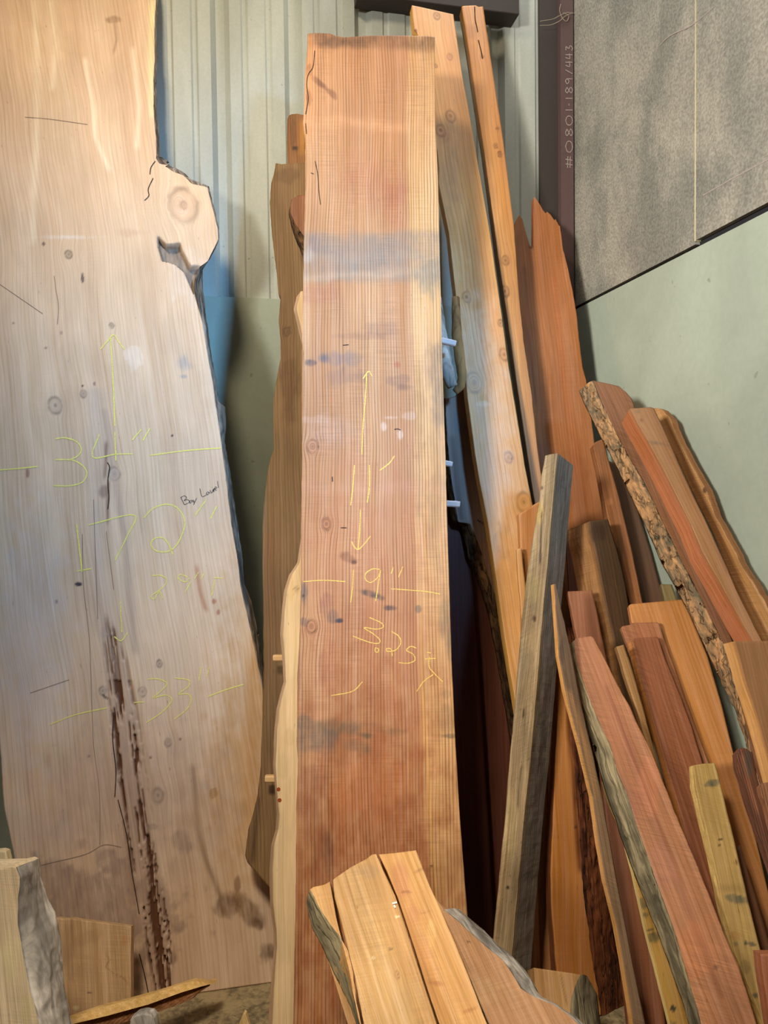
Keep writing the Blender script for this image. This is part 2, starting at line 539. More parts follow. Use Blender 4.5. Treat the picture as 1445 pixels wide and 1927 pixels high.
        for k in K:
            q = P0 * (1 - k) + P1 * k
            h = proud * math.sin(math.pi * k) ** 0.5 + amp * (fbm(q[:, 2] * 36, q[:, 1] * 70 + q[:, 0] * 40, seed + 41, 5) - 0.45) * 2 * min(1, 6 * min(k, 1 - k) + 0.25)
            q = q + nrm * h[:, None]
            rows.append(q)
        n0 = len(P0)
        V = np.concatenate(rows)
        low = np.array([V[i, 2] < s.floorz(V[i, 0], V[i, 1]) for i in range(len(V))])
        for i in np.where(low)[0]: V[i, 2] = s.floorz(V[i, 0], V[i, 1])
        Fc = [(r_ * n0 + k, (r_ + 1) * n0 + k, (r_ + 1) * n0 + k + 1, r_ * n0 + k + 1) for r_ in range(nr) for k in range(n0 - 1)]
        Fc += [(k, k + 1, nr * n0 + k + 1, nr * n0 + k) for k in range(n0 - 1)]
        o = mesh_obj(name, V, Fc, mat, s.root, s.mw, True)
        nx_ = len(V)
        set_attrs(o.data, np.tile(lin((150, 120, 90)), (nx_, 1)), V[:, 1] + V[:, 0])
        if label: o['label'] = label
        return o

    def colour(s, px, c1, c2, streak, seed):
        t = fbm(px['x'] * 16, px['z'] * 0.9, seed + 1, 4) * 0.65 + fbm(px['x'] * 5, px['z'] * 2.5, seed + 2, 3) * 0.35
        t = sst(0.5 - 0.28 / max(streak, 0.05) * 0.5, 0.5 + 0.28 / max(streak, 0.05) * 0.5, t)[:, None]
        return lin(c1) * (1 - t) + lin(c2) * t

    def features(s, px, col, gx, feats, seed):
        dsp = np.zeros_like(gx)
        for i, f in enumerate(feats):
            k = f[0]
            if k == 's':                                     # stain: u v ru rv colour alpha [hardness] [angle deg]
                _, u, v, ru, rv, c, al = f[:7]
                hard = f[7] if len(f) > 7 else 0.5
                an = R(f[8]) if len(f) > 8 else 0
                du, dv = px['u'] - u, px['v'] - v
                a = (du * math.cos(an) + dv * math.sin(an)) / ru; b = (-du * math.sin(an) + dv * math.cos(an)) / rv
                r = np.sqrt(a * a + b * b)
                r = r + 1.3 * (fbm(px['x'] * 30, px['z'] * 22, seed + 50 + i, 5) - 0.5)
                w = (1 - sst(1 - 0.75 * (1 - hard), 1 + 0.25 * (1 - hard) + 0.02, r)) * al
                w = w * (0.35 + 0.95 * fbm(px['x'] * 90, px['z'] * 30, seed + 90 + i, 4)) if ru > 9 else w
                w = np.clip(w, 0, 1)[:, None]
                col = col * (1 - w) + lin(c) * w
            elif k == 'k':                                   # knot: u v r(px) colour
                _, u, v, r0, c = f[:5]
                q = s.loc(u, v); q1 = s.loc(u + r0, v); rr = abs(q1[0] - q[0])
                dx = px['x'] - q[0]; dz = (px['z'] - q[2])
                d = np.sqrt(dx * dx + (dz * 0.75) ** 2) + 1e-6
                d = d * (1 + 0.12 * (vn(px['x'] * 60, px['z'] * 60, seed + i) - 0.5))
                out = dx * (1 - np.clip(rr * rr / (d * d), 0, 1)) + np.sign(dx) * rr * 0.25 * np.exp(-(d / (2.5 * rr)) ** 2)
                wf = np.exp(-(np.maximum(d - rr, 0) / (rr * 3.0)) ** 2)
                inside = 1 - sst(rr * 0.9, rr * 1.08, d)
                gx = gx * (1 - wf) + (q[0] + out) * wf
                gx = gx * (1 - inside) + (q[0] + d * 1.3) * inside
                w = (inside * 0.32)[:, None]
                col = col * (1 - w) + lin(c) * w
                ringw = np.exp(-((d - rr) / (rr * 0.16 + 0.0008)) ** 2) * (0.18 + 0.5 * vn(np.arctan2(dz, dx) * 1.3 + 9, seed + i, 4))
                core = (1 - sst(rr * 0.15, rr * 0.45, d)) * 0.45
                w = np.clip(ringw + core, 0, 1)[:, None]
                col = col * (1 - w) + lin(c) * 0.4 * w
                dsp = dsp + 0.0015 * core
            elif k == 'b':                                   # band across: v0 v1 colour alpha slope
                _, v0, v1, c, al = f[:5]
                sl = f[5] if len(f) > 5 else 0
                vv = px['v'] - sl * (px['u'] - 700) + 22 * (fbm(px['x'] * 9, px['z'] * 9, seed + 70 + i, 4) - 0.5)
                m_ = 10
                w = sst(v0 - m_, v0 + m_, vv) * (1 - sst(v1 - m_, v1 + m_, vv)) * al
                w = np.clip(w * (0.35 + 1.0 * fbm(px['x'] * 22, px['z'] * 16, seed + 80 + i, 5)) * (0.7 + 0.6 * fbm(px['x'] * 160, px['z'] * 50, seed + 84 + i, 2)), 0, 1)[:, None]
                col = col * (1 - w) + lin(c) * w
            elif k == 'l':                                   # streak along a px polyline: pts, width px, colour, alpha
                _, pts, wd, c, al = f[:5]
                P = np.array(pts, float); P = P[np.argsort(P[:, 1])]
                uc = np.interp(px['v'], P[:, 1], P[:, 0])
                end = sst(P[0, 1] - 8, P[0, 1] + 8, px['v']) * (1 - sst(P[-1, 1] - 8, P[-1, 1] + 8, px['v']))
                w = np.exp(-((px['u'] - uc) / wd) ** 2) * end * al
                w = np.clip(w * (0.55 + 0.9 * fbm(px['x'] * 60, px['z'] * 8, seed + 60 + i, 4)), 0, 1)[:, None]
                col = col * (1 - w) + lin(c) * w
        return col, gx, dsp

    def strokes(s, name, mat, lines, w, label=None, off=0.0012):
        if name in ('crack', 'staple', 'splinter') and len(lines) > 1:
            for ln in lines: s.strokes(name, mat, [ln], w, label, off)
            return
        if name == 'chalk_writing':                      # one part per inscription: strokes that lie close together
            cl = []
            for ln in lines:
                near = [g for g in cl if min(math.hypot(p[0] - q[0], p[1] - q[1]) for l2 in g for p in l2 for q in ln) < 34]
                g = [ln]
                for o_ in near: g += o_; cl.remove(o_)
                cl.append(g)
            cl.sort(key=lambda g: -len(g))
            for k, g in enumerate(cl): s.strokes('chalk_figures' if len(g) > 1 else 'chalk_line', mat, g, w, label if k == 0 else None, off)
            return
        V = []; Fc = []; n = 0
        for ln in lines:
            P = []
            for u, v in ln:
                q = s.loc(u, v, -off); P.append(q)
            v_, f_ = ribbon(P, w)
            V.append(v_); Fc += [tuple(i + n for i in f) for f in f_]; n += len(v_)
        o = mesh_obj(name, np.concatenate(V), Fc, mat, s.root, s.mw)
        if label: o['label'] = label
        return o


def hash_s(t):
    h = 7
    for ch in t: h = (h * 131 + ord(ch)) & 0xffffff
    return h


# ------------------------------------------------------------------ the shed corner
AW = np.array([-math.cos(R(12)), -math.sin(R(12)), 0.0])      # along the back wall, leftwards
NW = np.array([math.sin(R(12)), -math.cos(R(12)), 0.0])       # out of the back wall = along the right wall towards the camera
C0 = np.array([0.875, 3.5, 0.0])                              # the corner
TOPZ = 4.6


def wp(sa, sn, z): return C0 + AW * sa + NW * sn + np.array([0, 0, z])


def wbox(name, a0, a1, n0, n1, z0, z1, mat, parent=None, bevel=0.0):
    """box in wall coordinates: a along the back wall, n out of it"""
    V = [wp(a, n, z) for a in (a0, a1) for n in (n0, n1) for z in (z0, z1)]
    Fc = [(0, 1, 3, 2), (4, 6, 7, 5), (0, 4, 5, 1), (2, 3, 7, 6), (0, 2, 6, 4), (1, 5, 7, 3)]
    o = mesh_obj(name, V, Fc, mat, parent)
    if bevel:
        md = o.modifiers.new('bevel', 'BEVEL'); md.width = bevel; md.segments = 2
    return o


def metal_wall():
    m, nt, bs = nodes('painted_steel_siding'); b = NB(nt)
    tc = b.n('ShaderNodeTexCoord').outputs['Object']
    n1 = b.noise(b.scalevec(tc, 1, 1, 0.25), 5, 5, 0.4); n2 = b.noise(tc, 90, 3)
    fl = b.map(b.noise(tc, 38, 2), 0.72, 0.78)
    f = b.mul(b.map(n1, 0.25, 0.75, 0.84, 1.1), b.map(n2, 0.3, 0.7, 0.96, 1.03))
    f = b.mul(f, b.math('SUBTRACT', 1, b.mul(fl, 0.35)))
    cc = b.n('ShaderNodeRGB'); cc.outputs[0].default_value = (*lin((182, 184, 172)), 1)
    b.l(b.mulcol(cc.outputs[0], f), bs.inputs['Base Color'])
    bs.inputs['Roughness'].default_value = 0.45; bs.inputs['Specular IOR Level'].default_value = 0.4
    return m


M['siding'] = metal_wall()
# corrugated steel siding on the back wall
pr = [(-0.02, 0.0)]
s0 = 0.17
cuts = []
k = 0.045
while k < 4.2:
    cuts.append(('M', k)); cuts.append(('m', k + 0.105)); cuts.append(('m', k + 0.205)); k += 0.305
for kind, c in cuts:
    if kind == 'M': pr += [(c - 0.040, 0.0), (c - 0.018, -0.030), (c + 0.018, -0.030), (c + 0.040, 0.0)]
    else: pr += [(c - 0.016, 0.0), (c - 0.008, -0.007), (c + 0.008, -0.007), (c + 0.016, 0.0)]
V = []; Fc = []
for a, n in pr: V += [wp(a, n, 0), wp(a, n, TOPZ)]
Fc = [(2 * i, 2 * i + 2, 2 * i + 3, 2 * i + 1) for i in range(len(pr) - 1)]
wb = mesh_obj('wall_back', V, Fc, M['siding']); prop(wb, kind='structure')
md = wb.modifiers.new('sheet', 'SOLIDIFY'); md.thickness = 0.002
for a in (1.642, 0.727):                                      # lap seams of the sheets
    o = wbox('trim_1', a - 0.0015, a + 0.0015, 0.0, 0.0015, 0, TOPZ, flat_mat('sheet_lap', (110, 108, 96)))
    prop(o, kind='structure')


def panel_mat(name, col, rough, dirt=0.1):
    m, nt, bs = nodes(name); b = NB(nt)
    tc = b.n('ShaderNodeTexCoord').outputs['Object']
    n1 = b.noise(tc, 2.2, 5, 0.6); n2 = b.noise(tc, 45, 4)
    fl = b.map(b.noise(tc, 26, 1), 0.76, 0.79)
    f = b.mul(b.map(n1, 0.25, 0.75, 1 - dirt, 1 + dirt), b.map(n2, 0.3, 0.7, 0.97, 1.03))
    f = b.mul(f, b.math('SUBTRACT', 1, b.mul(fl, 0.25)))
    cc = b.n('ShaderNodeRGB'); cc.outputs[0].default_value = (*lin(col), 1)
    b.l(b.mulcol(cc.outputs[0], f), bs.inputs['Base Color'])
    bs.inputs['Roughness'].default_value = rough; bs.inputs['Specular IOR Level'].default_value = 0.35
    return m


M['green_panel'] = panel_mat('pale_green_painted_panel', (168, 175, 156), 0.45)


def dusty_board():
    m, nt, bs = nodes('dusty_brown_hardboard'); b = NB(nt)
    tc = b.n('ShaderNodeTexCoord').outputs['Object']
    n1 = b.noise(tc, 2.6, 5, 0.8); n2 = b.noise(tc, 110, 3); n3 = b.noise(b.scalevec(tc, 1, 1, 0.25), 6, 4, 0.5)
    sc = b.n('ShaderNodeMapping'); sc.inputs['Rotation'].default_value = (R(38), 0, 0); sc.inputs['Scale'].default_value = (2, 4, 60); b.l(tc, sc.inputs[0])
    scr = b.map(b.noise(sc.outputs[0], 2.0, 3), 0.62, 0.75)
    mx = b.n('ShaderNodeMix', data_type='RGBA'); b.l(b.map(b.math('ADD', b.mul(n1, 0.6), b.mul(n3, 0.4)), 0.36, 0.62), mx.inputs[0])
    mx.inputs[6].default_value = (*lin((128, 125, 115)), 1); mx.inputs[7].default_value = (*lin((168, 160, 144)), 1)
    f = b.mul(b.map(n2, 0.3, 0.7, 0.78, 1.22), b.math('ADD', 1, b.mul(scr, 0.15)))
    b.l(b.mulcol(mx.outputs[2], f), bs.inputs['Base Color'])
    b.l(b.map(n2, 0.3, 0.7, 0.34, 0.50), bs.inputs['Roughness'])
    bs.inputs['Specular IOR Level'].default_value = 0.6
    bp = b.n('ShaderNodeBump'); bp.inputs['Strength'].default_value = 0.5; bp.inputs['Distance'].default_value = 0.003
    b.l(b.math('ADD', n2, b.mul(scr, 0.5)), bp.inputs['Height']); b.l(bp.outputs[0], bs.inputs['Normal'])
    return m


M['hardboard'] = dusty_board()
M['steel_dark'] = flat_mat('dark_primer_steel', (62, 53, 49), 0.6)
M['steel_red'] = flat_mat('red_oxide_steel', (92, 70, 66), 0.65)
M['void'] = flat_mat('dark_studs', (40, 38, 40), 0.9)

prop(wbox('trim_2', 0.17, 4.2, 0.002, 0.014, 0.0, 2.405, M['green_panel']), kind='structure')           # lower panel on the back wall
prop(wbox('wall_right', -0.10, -0.03, -0.1, 5.2, 0.0, TOPZ, M['void']), kind='structure')
prop(wbox('trim_3', -0.03, -0.012, 0.012, 5.2, 0.0, 2.405, M['green_panel']), kind='structure')         # lower panel on the right wall
prop(wbox('trim_4', -0.028, -0.010, 0.03, 0.938, 2.417, TOPZ, M['hardboard']), kind='structure')        # upper sheets
prop(wbox('trim_5', -0.027, -0.008, 0.942, 2.16, 2.429, TOPZ, M['hardboard']), kind='structure')
prop(wbox('trim_6', -0.0285, -0.0075, 0.937, 0.9435, 2.427, TOPZ, flat_mat('raw_sheet_edge', (206, 190, 150))), kind='structure')

for pts in ([(1342, 14), (1300, 48), (1262, 66), (1240, 86)], [(1322, 368), (1380, 335), (1445, 300)], [(1410, 20), (1398, 36)], [(1368, 90), (1352, 118)]):
    Q = [hit(u, v, wp(-0.0065, 0, 0), AW) for u, v in pts]
    v_, f_ = ribbon([[np.dot(q - C0, NW), 0, q[2]] for q in Q], 0.004)
    so = mesh_obj('trim_7', [wp(-0.0065, x, z) for x, _, z in v_], f_, M['chalk_grey']); prop(so, kind='structure')

# steel column in the corner
col_e = bpy.data.objects.new('steel_column', None); COL.objects.link(col_e); col_e.location = wp(0.08, 0.02, 0)
prop(col_e, 'dark primer-coated steel column standing in the corner, chalk numbers down its flange', 'column')


def rebase(o, root):
    o.parent = root
    for v in o.data.vertices: v.co -= root.location
    return o


rebase(wbox('web', 0.062, 0.150, 0.003, 0.02, 0, TOPZ, M['steel_dark']), col_e)
rebase(wbox('flange', 0.0, 0.062, 0.003, 0.05, 0, TOPZ, M['steel_red']), col_e)
GL = {'#': [[(.25, 0), (.35, 1)], [(.65, 0), (.75, 1)], [(0, .35), (1, .3)], [(0, .7), (1, .65)]],
      '0': [[(.5, 1), (.1, .75), (.05, .3), (.4, 0), (.85, .2), (.9, .7), (.5, 1)]],
      '8': [[(.75, .85), (.4, 1), (.15, .75), (.5, .5), (.85, .25), (.5, 0), (.15, .2), (.45, .5), (.8, .75), (.75, .85)]],
      '1': [[(.5, 1), (.5, 0)]], '-': [[(.3, .5), (.7, .5)]],
      '9': [[(.8, .8), (.5, 1), (.15, .75), (.5, .5), (.8, .8)], [(.8, .8), (.75, 0)]],
      '/': [[(.2, 0), (.8, 1)]],
      '4': [[(.3, 1), (.15, .4), (.85, .45)], [(.7, 1), (.7, 0)]],
      '3': [[(.2, .95), (.7, .9), (.45, .55), (.85, .3), (.5, 0), (.15, .1)]]}
cells = [('#', 316, 294), ('0', 287, 264), ('8', 258, 240), ('0', 236, 217), ('1', 212, 202), ('-', 202, 192), ('1', 190, 180), ('8', 177, 162),
         ('9', 160, 145), ('/', 141, 129), ('4', 127, 113), ('4', 112, 99), ('3', 97, 84)]
Vs = []; Fs = []; n = 0
P0 = wp(0, 0.0515, 0)
for ch, va, vb in cells:
    for ln in GL[ch]:
        P = []
        for a, bb in ln:
            q = hit(1077 - bb * 13, va + (vb - va) * a, P0, NW)
            d = q - C0
            P.append([np.dot(d, AW), 0, q[2]])
        v_, f_ = ribbon(P, 0.0035)
        Vs += [wp(x, 0.0515, z) for x, _, z in v_]; Fs += [tuple(i + n for i in f) for f in f_]; n += len(v_)
o = rebase(mesh_obj('chalk_writing', Vs, Fs, M['chalk_grey']), col_e); o['label'] = 'pale chalk number reading #0801-189/443'

# girt end high on the back wall
g = wbox('girt', 0.28, 1.0, 0.002, 0.10, 3.665, 3.86, M['steel_dark'], bevel=0.004)
prop(g, 'dark steel girt crossing the back wall above the two tall cedar planks', 'girt')


def floor_mat():
    m, nt, bs = nodes('dusty_concrete'); b = NB(nt)
    tc = b.n('ShaderNodeTexCoord').outputs['Object']
    n1 = b.noise(tc, 5, 6, 0.8); n2 = b.noise(tc, 60, 4, 0.5)
    mx = b.n('ShaderNodeMix', data_type='RGBA'); b.l(b.map(b.math('ADD', b.mul(n1, 0.6), b.mul(n2, 0.4)), 0.4, 0.6), mx.inputs[0])
    mx.inputs[6].default_value = (*lin((104, 88, 62)), 1); mx.inputs[7].default_value = (*lin((160, 138, 98)), 1)
    b.l(mx.outputs[2], bs.inputs['Base Color']); bs.inputs['Roughness'].default_value = 0.9
    bp = b.n('ShaderNodeBump'); bp.inputs['Strength'].default_value = 0.6; bp.inputs['Distance'].default_value = 0.01
    b.l(n2, bp.inputs['Height']); b.l(bp.outputs[0], bs.inputs['Normal'])
    return m


fl = mesh_obj('floor', [(-4, -4, 0), (4, -4, 0), (4, 4.2, 0), (-4, 4.2, 0), (-4, -4, -.1), (4, -4, -.1), (4, 4.2, -.1), (-4, 4.2, -.1)],
              [(0, 1, 2, 3), (4, 7, 6, 5), (0, 4, 5, 1), (1, 5, 6, 2), (2, 6, 7, 3), (3, 7, 4, 0)], floor_mat())
prop(fl, kind='structure')

# ------------------------------------------------------------------ the boards
# big pale slab, left
LS_HOLLOW = [(296, 443), (313, 460), (339, 457), (343, 471), (358, 500), (375, 500), (377, 526), (379, 553), (388, 610), (396, 664), (405, 716), (411, 760), (407, 762),
             (392, 673), (380, 608), (364, 554), (346, 512), (330, 498), (318, 494), (304, 491), (296, 463)]


def inpoly(u, v, P):
    P = np.array(P, float); ins = np.zeros(u.shape, bool); dm = np.full(u.shape, 1e9)
    n = len(P)
    for i in range(n):
        a, b = P[i], P[(i + 1) % n]
        c = ((a[1] > v) != (b[1] > v)) & (u < (b[0] - a[0]) * (v - a[1]) / (b[1] - a[1] + 1e-9) + a[0])
        ins ^= c
        ab = b - a; t = np.clip(((u - a[0]) * ab[0] + (v - a[1]) * ab[1]) / (ab @ ab + 1e-9), 0, 1)
        dm = np.minimum(dm, np.hypot(u - a[0] - t * ab[0], v - a[1] - t * ab[1]))
    return np.where(ins, dm, -dm)


def ls_disp(px, col, seed):
    u, v, x, z = px['u'], px['v'], px['x'], px['z']
    d = np.zeros_like(u)
    # weathered hollow under the burl and the live edge below it
    m_ = np.where((v > 425) & (v < 800) & (u > 270), 1, 0).astype(bool)
    k = np.full(u.shape, -50.0)
    k[m_] = inpoly(u[m_], v[m_], LS_HOLLOW)
    w = sst(-0.5, 2.5, k)
    d += w * (0.026 + 0.010 * fbm(x * 60, z * 22, seed + 1, 4))
    gc = lin((142, 124, 108)) * (0.55 + 0.9 * fbm(x * 90, z * 14, seed + 2, 4))[:, None]
    col = col * (1 - w[:, None]) + gc * w[:, None]
    # decayed heart running down the slab
    P = np.array([(1160, 200, 12), (1230, 215, 22), (1300, 226, 25), (1400, 238, 30), (1480, 246, 32), (1560, 258, 26), (1640, 276, 30), (1720, 292, 30), (1800, 300, 30), (1880, 306, 26)], float)
    uc = np.interp(v, P[:, 0], P[:, 1]); wd = np.interp(v, P[:, 0], P[:, 2])
    tilt = x + 0.012 * z + 0.006 * fbm(z * 5, 0.5, seed + 8, 2)
    m2 = (1 - sst(0.55, 1.15, np.abs(u - uc) / wd)) * sst(1150, 1200, v)
    n1 = fbm(tilt * 85, z * 3.6, seed + 5, 4)
    n2 = fbm(tilt * 240, z * 9, seed + 6, 3)
    cav = sst(0.50, 0.56, n1 * 0.66 + n2 * 0.34) * m2
    cav = cav * np.where(v < 1280, 0.6, 1.0)
    d += cav * 0.022 + m2 * 0.004 * (n2 - 0.3)
    cc = lin((96, 60, 38))
    tone = lin((168, 134, 112)) * (0.7 + 0.6 * n2)[:, None]
    col = col * (1 - 0.5 * m2[:, None]) + tone * 0.5 * m2[:, None]
    col = col * (1 - cav[:, None]) + cc * cav[:, None]
    return d, col


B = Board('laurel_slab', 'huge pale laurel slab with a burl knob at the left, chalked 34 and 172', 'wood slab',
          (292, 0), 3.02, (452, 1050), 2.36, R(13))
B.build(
    [(-60, -60), (-45, 300), (-25, 850), (-10, 1200), (-4, 1350), (3, 1450), (8, 1520), (30, 1627), (36, 1700), (45, 1880)],
    [(292, -60), (293, 0), (290, 60), (291, 110), (288, 160), (290, 220), (293, 260), (294, 298), (301, 309), (310, 312), (320, 310), (326, 323), (345, 330), (361, 346), (390, 352),
     (396, 377), (404, 410), (409, 430), (410, 450), (399, 474), (391, 491), (376, 502), (366, 526), (366, 554), (381, 608), (391, 673), (399, 716), (406, 766), (411, 800),
     (417, 842), (427, 914), (435, 986), (447, 1053), (452, 1102), (459, 1132), (473, 1192), (492, 1293), (498, 1360), (503, 1450), (511, 1650), (518, 1858)],
    0.052, M['laurel'], (220, 186, 152), (204, 166, 132), top=[(-60, -40), (292, -55)], cell=0.0042, rl=0.002, rr=0.0022, streak=0.5, grain=0.06,
    body='slab_body', disp=ls_disp, side_rough=0.004, sidecol=(166, 138, 112),
    right_part=('live_edge', M['laurel_edge'], 0.003, 0.004, 'grey-brown weathered live edge'),
    Rb=[(292, -60), (296, 0), (294, 60), (296, 110), (294, 160), (296, 220), (299, 260), (301, 298), (305, 305), (312, 308), (322, 305), (332, 320), (348, 326), (364, 344), (393, 350), (398, 377), (406, 410), (411, 430), (411, 450), (402, 474),
        (392, 491), (381, 502), (380, 526), (383, 554), (389, 608), (397, 662), (406, 716), (413, 757), (424, 766), (426, 795), (423, 835), (432, 882), (441, 946), (448, 990), (456, 1053), (460, 1102), (474, 1132), (486, 1192), (500, 1293), (503, 1360), (508, 1450), (514, 1650), (521, 1858)],
    feats=[
        ('s', 110, 200, 60, 160, (196, 164, 128), 0.35, 0.1), ('s', 300, 120, 70, 30, (190, 156, 118), 0.3, 0.2), ('s', 60, 120, 90, 120, (222, 180, 132), 0.3, 0.1),  # last patch paints warm light into the top left
        ('l', [(66, 0), (70, 200), (60, 460)], 7, (240, 214, 178), 0.5), ('l', [(95, 0), (104, 90), (98, 170)], 6, (240, 214, 178), 0.5), ('l', [(160, 110), (176, 210), (180, 260), (205, 320)], 5, (242, 218, 186), 0.6),
        ('l', [(250, 90), (262, 200), (258, 280)], 5, (242, 218, 186), 0.5), ('l', [(287, 0), (284, 100), (287, 220)], 6, (238, 214, 160), 0.8),
        ('s', 215, 38, 14, 7, (140, 104, 72), 0.7, 0.3), ('l', [(215, 40), (219, 75), (214, 100)], 2.5, (150, 114, 84), 0.6),
        ('k', 345, 386, 26, (206, 166, 134)), ('k', 346, 386, 6, (190, 140, 112)), ('s', 346, 384, 34, 18, (198, 160, 130), 0.45, 0.2),
        ('k', 129, 479, 6.5, (64, 56, 56)), ('s', 155, 521, 3, 9, (90, 70, 66), 0.9), ('s', 82, 459, 2.5, 4, (96, 66, 66), 0.9), ('k', 210, 613, 4.5, (84, 66, 64)), ('s', 25, 608, 3, 2, (100, 80, 70), .8),
        ('k', 104, 763, 13, (176, 148, 130)), ('k', 157, 741, 6, (120, 92, 82)), ('s', 155, 726, 2.2, 2.4, (60, 44, 44), 1.0), ('s', 178, 722, 3, 6, (132, 90, 78), .8),
        ('s', 115, 626, 4, 5, (160, 124, 106), .7), ('s', 86, 655, 3, 3, (140, 96, 84), .7), ('s', 252, 678, 15, 24, (226, 200, 176), 0.6, 0.8), ('s', 240, 668, 8, 12, (226, 200, 176), 0.4, 0.8),
        ('s', 345, 680, 14, 20, (134, 136, 142), 0.5, 0.2), ('s', 346, 708, 10, 4, (126, 130, 138), 0.5, 0.2), ('s', 130, 446, 60, 5, (226, 210, 196), 0.6, .1), ('s', 250, 438, 28, 9, (190, 140, 116), .4, .1),
        ('l', [(180, 730), (185, 850), (180, 1000), (190, 1100), (205, 1200)], 22, (180, 156, 140), 0.4), ('l', [(195, 770), (215, 900), (235, 1010), (245, 1120), (256, 1230)], 8, (158, 134, 120), 0.45),
        ('l', [(200, 832), (199, 870), (197, 900)], 3.5, (120, 84, 68), 0.8), ('l', [(204, 905), (202, 950), (203, 985)], 2.6, (124, 84, 66), 0.85), ('s', 195, 926, 9, 12, (128, 98, 86), 0.6, 0.2),
        ('k', 215, 892, 10, (190, 162, 146)), ('s', 52, 890, 4, 10, (134, 80, 74), .7), ('s', 324, 820, 2, 2, (60, 40, 36), .9),
        ('s', 147, 1099, 6, 3.4, (58, 46, 48), 1), ('s', 106, 1132, 4, 6, (120, 74, 74), .8), ('k', 300, 1249, 5.5, (92, 70, 72)), ('k', 268, 1302, 7, (168, 136, 120)), ('k', 193, 1300, 6, (128, 124, 122)),
        ('s', 197, 1311, 8, 3, (50, 40, 40), .8, .4, 40), ('k', 316, 1397, 6, (150, 120, 106)), ('s', 339, 1391, 3, 2.5, (92, 60, 52), .9), ('s', 283, 1426, 3.5, 3, (70, 48, 42), .9), ('s', 167, 1423, 2, 3, (70, 48, 42), .9),
        ('l', [(370, 1065), (376, 1110), (388, 1150)], 4.5, (176, 106, 70), 0.75), ('s', 403, 1132, 4, 5, (176, 106, 76), .8), ('s', 411, 1152, 4, 6, (176, 106, 76), .8),
        ('s', 402, 1490, 8, 14, (128, 92, 52), 0.6, 0.9), ('k', 297, 1497, 11, (128, 104, 92)), ('s', 285, 1556, 12, 6, (96, 80, 80), .5),
        ('l', [(362, 1440), (372, 1560), (388, 1620), (400, 1650), (415, 1690)], 6, (96, 62, 34), 0.5),
        ('s', 425, 1700, 24, 30, (84, 50, 26), 0.75, 0.3, 50), ('s', 466, 1712, 20, 38, (84, 50, 26), 0.7, 0.3, -30), ('s', 447, 1664, 6, 16, (84, 50, 26), 0.6, .3), ('s', 488, 1740, 12, 14, (76, 44, 24), .7, .3), ('s', 342, 1582, 18, 24, (110, 86, 72), 0.4, .4),
        ('s', 460, 1330, 60, 330, (196, 142, 76), 0.5, 0.0), ('s', 440, 1500, 90, 180, (190, 136, 70), 0.4, 0.0), ('s', 500, 1790, 20, 20, (80, 52, 30), .6),  # two large orange patches paint in the warm-lit lower right
        ('s', 150, 1730, 190, 130, (128, 102, 92), 0.6, 0.6), ('s', 250, 1500, 200, 160, (168, 138, 120), 0.4, 0.1), ('s', 60, 1560, 110, 60, (186, 170, 160), 0.25, 0.3),  # dirty lower stain, deepened to paint in the shade near the foot
        ('s', 60, 1200, 80, 250, (206, 190, 186), 0.35, 0.1), ('s', 420, 640, 26, 130, (232, 216, 200), 0.5, 0.2), ('s', 350, 520, 40, 50, (226, 200, 178), .4),  # first patch paints cool daylight into the left side
    ])
Y_ = M['chalk_yellow']
B.strokes('chalk_writing', Y_, [
    [(208, 635), (213, 720), (216, 802)], [(216, 813), (218, 867)], [(189, 657), (202, 642), (214, 630), (224, 644), (234, 657)],
    [(104, 826), (122, 824), (144, 831), (153, 846), (146, 858), (132, 865)], [(104, 865), (137, 866), (157, 878), (163, 892), (155, 907), (133, 914), (101, 914)],
    [(187, 817), (174, 860), (216, 855), (250, 854)], [(266, 808), (249, 828)], [(282, 806), (269, 829)], [(282, 857), (350, 848), (416, 843)], [(-8, 885), (30, 882), (70, 878)],
    [(144, 986), (149, 1030), (155, 1076)], [(144, 1075), (172, 1070)], [(166, 988), (252, 969), (239, 1009), (216, 1055)],
    [(270, 975), (288, 957), (313, 949), (335, 957), (348, 984), (336, 1020), (318, 1037), (295, 1037), (284, 1025), (290, 1014), (306, 1012), (318, 1025), (325, 1044)],
    [(387, 942), (367, 970)], [(408, 952), (396, 976)]], 0.0042, 'yellow chalk figures reading 34 and 172 inches with an up arrow', 0.0018)
B.strokes('chalk_writing', Y_, [
    [(286, 1083), (303, 1083), (314, 1091), (306, 1106), (285, 1121), (290, 1127), (300, 1113), (306, 1127)], [(353, 1086), (340, 1081), (335, 1088), (348, 1095), (357, 1088)], [(359, 1095), (348, 1115)],
    [(374, 1076), (366, 1089)], [(384, 1078), (378, 1090)], [(402, 1087), (419, 1088)], [(404, 1091), (398, 1121)],
    [(278, 1278), (299, 1278), (314, 1287), (300, 1303), (288, 1313), (312, 1308), (323, 1318), (305, 1340), (275, 1360)],
    [(329, 1276), (355, 1280), (354, 1292), (336, 1306), (354, 1306), (360, 1318), (350, 1336), (328, 1353)], [(379, 1255), (374, 1281)], [(394, 1255), (389, 1274)],
    [(391, 1311), (425, 1298), (458, 1288)], [(93, 1364), (142, 1345), (202, 1332)], [(252, 1322), (271, 1321)],
    [(226, 1130), (229, 1190)], [(215, 1198), (228, 1206), (240, 1190)]], 0.0034, 'faint yellow chalk figures reading 28 and 33 inches', 0.0018)
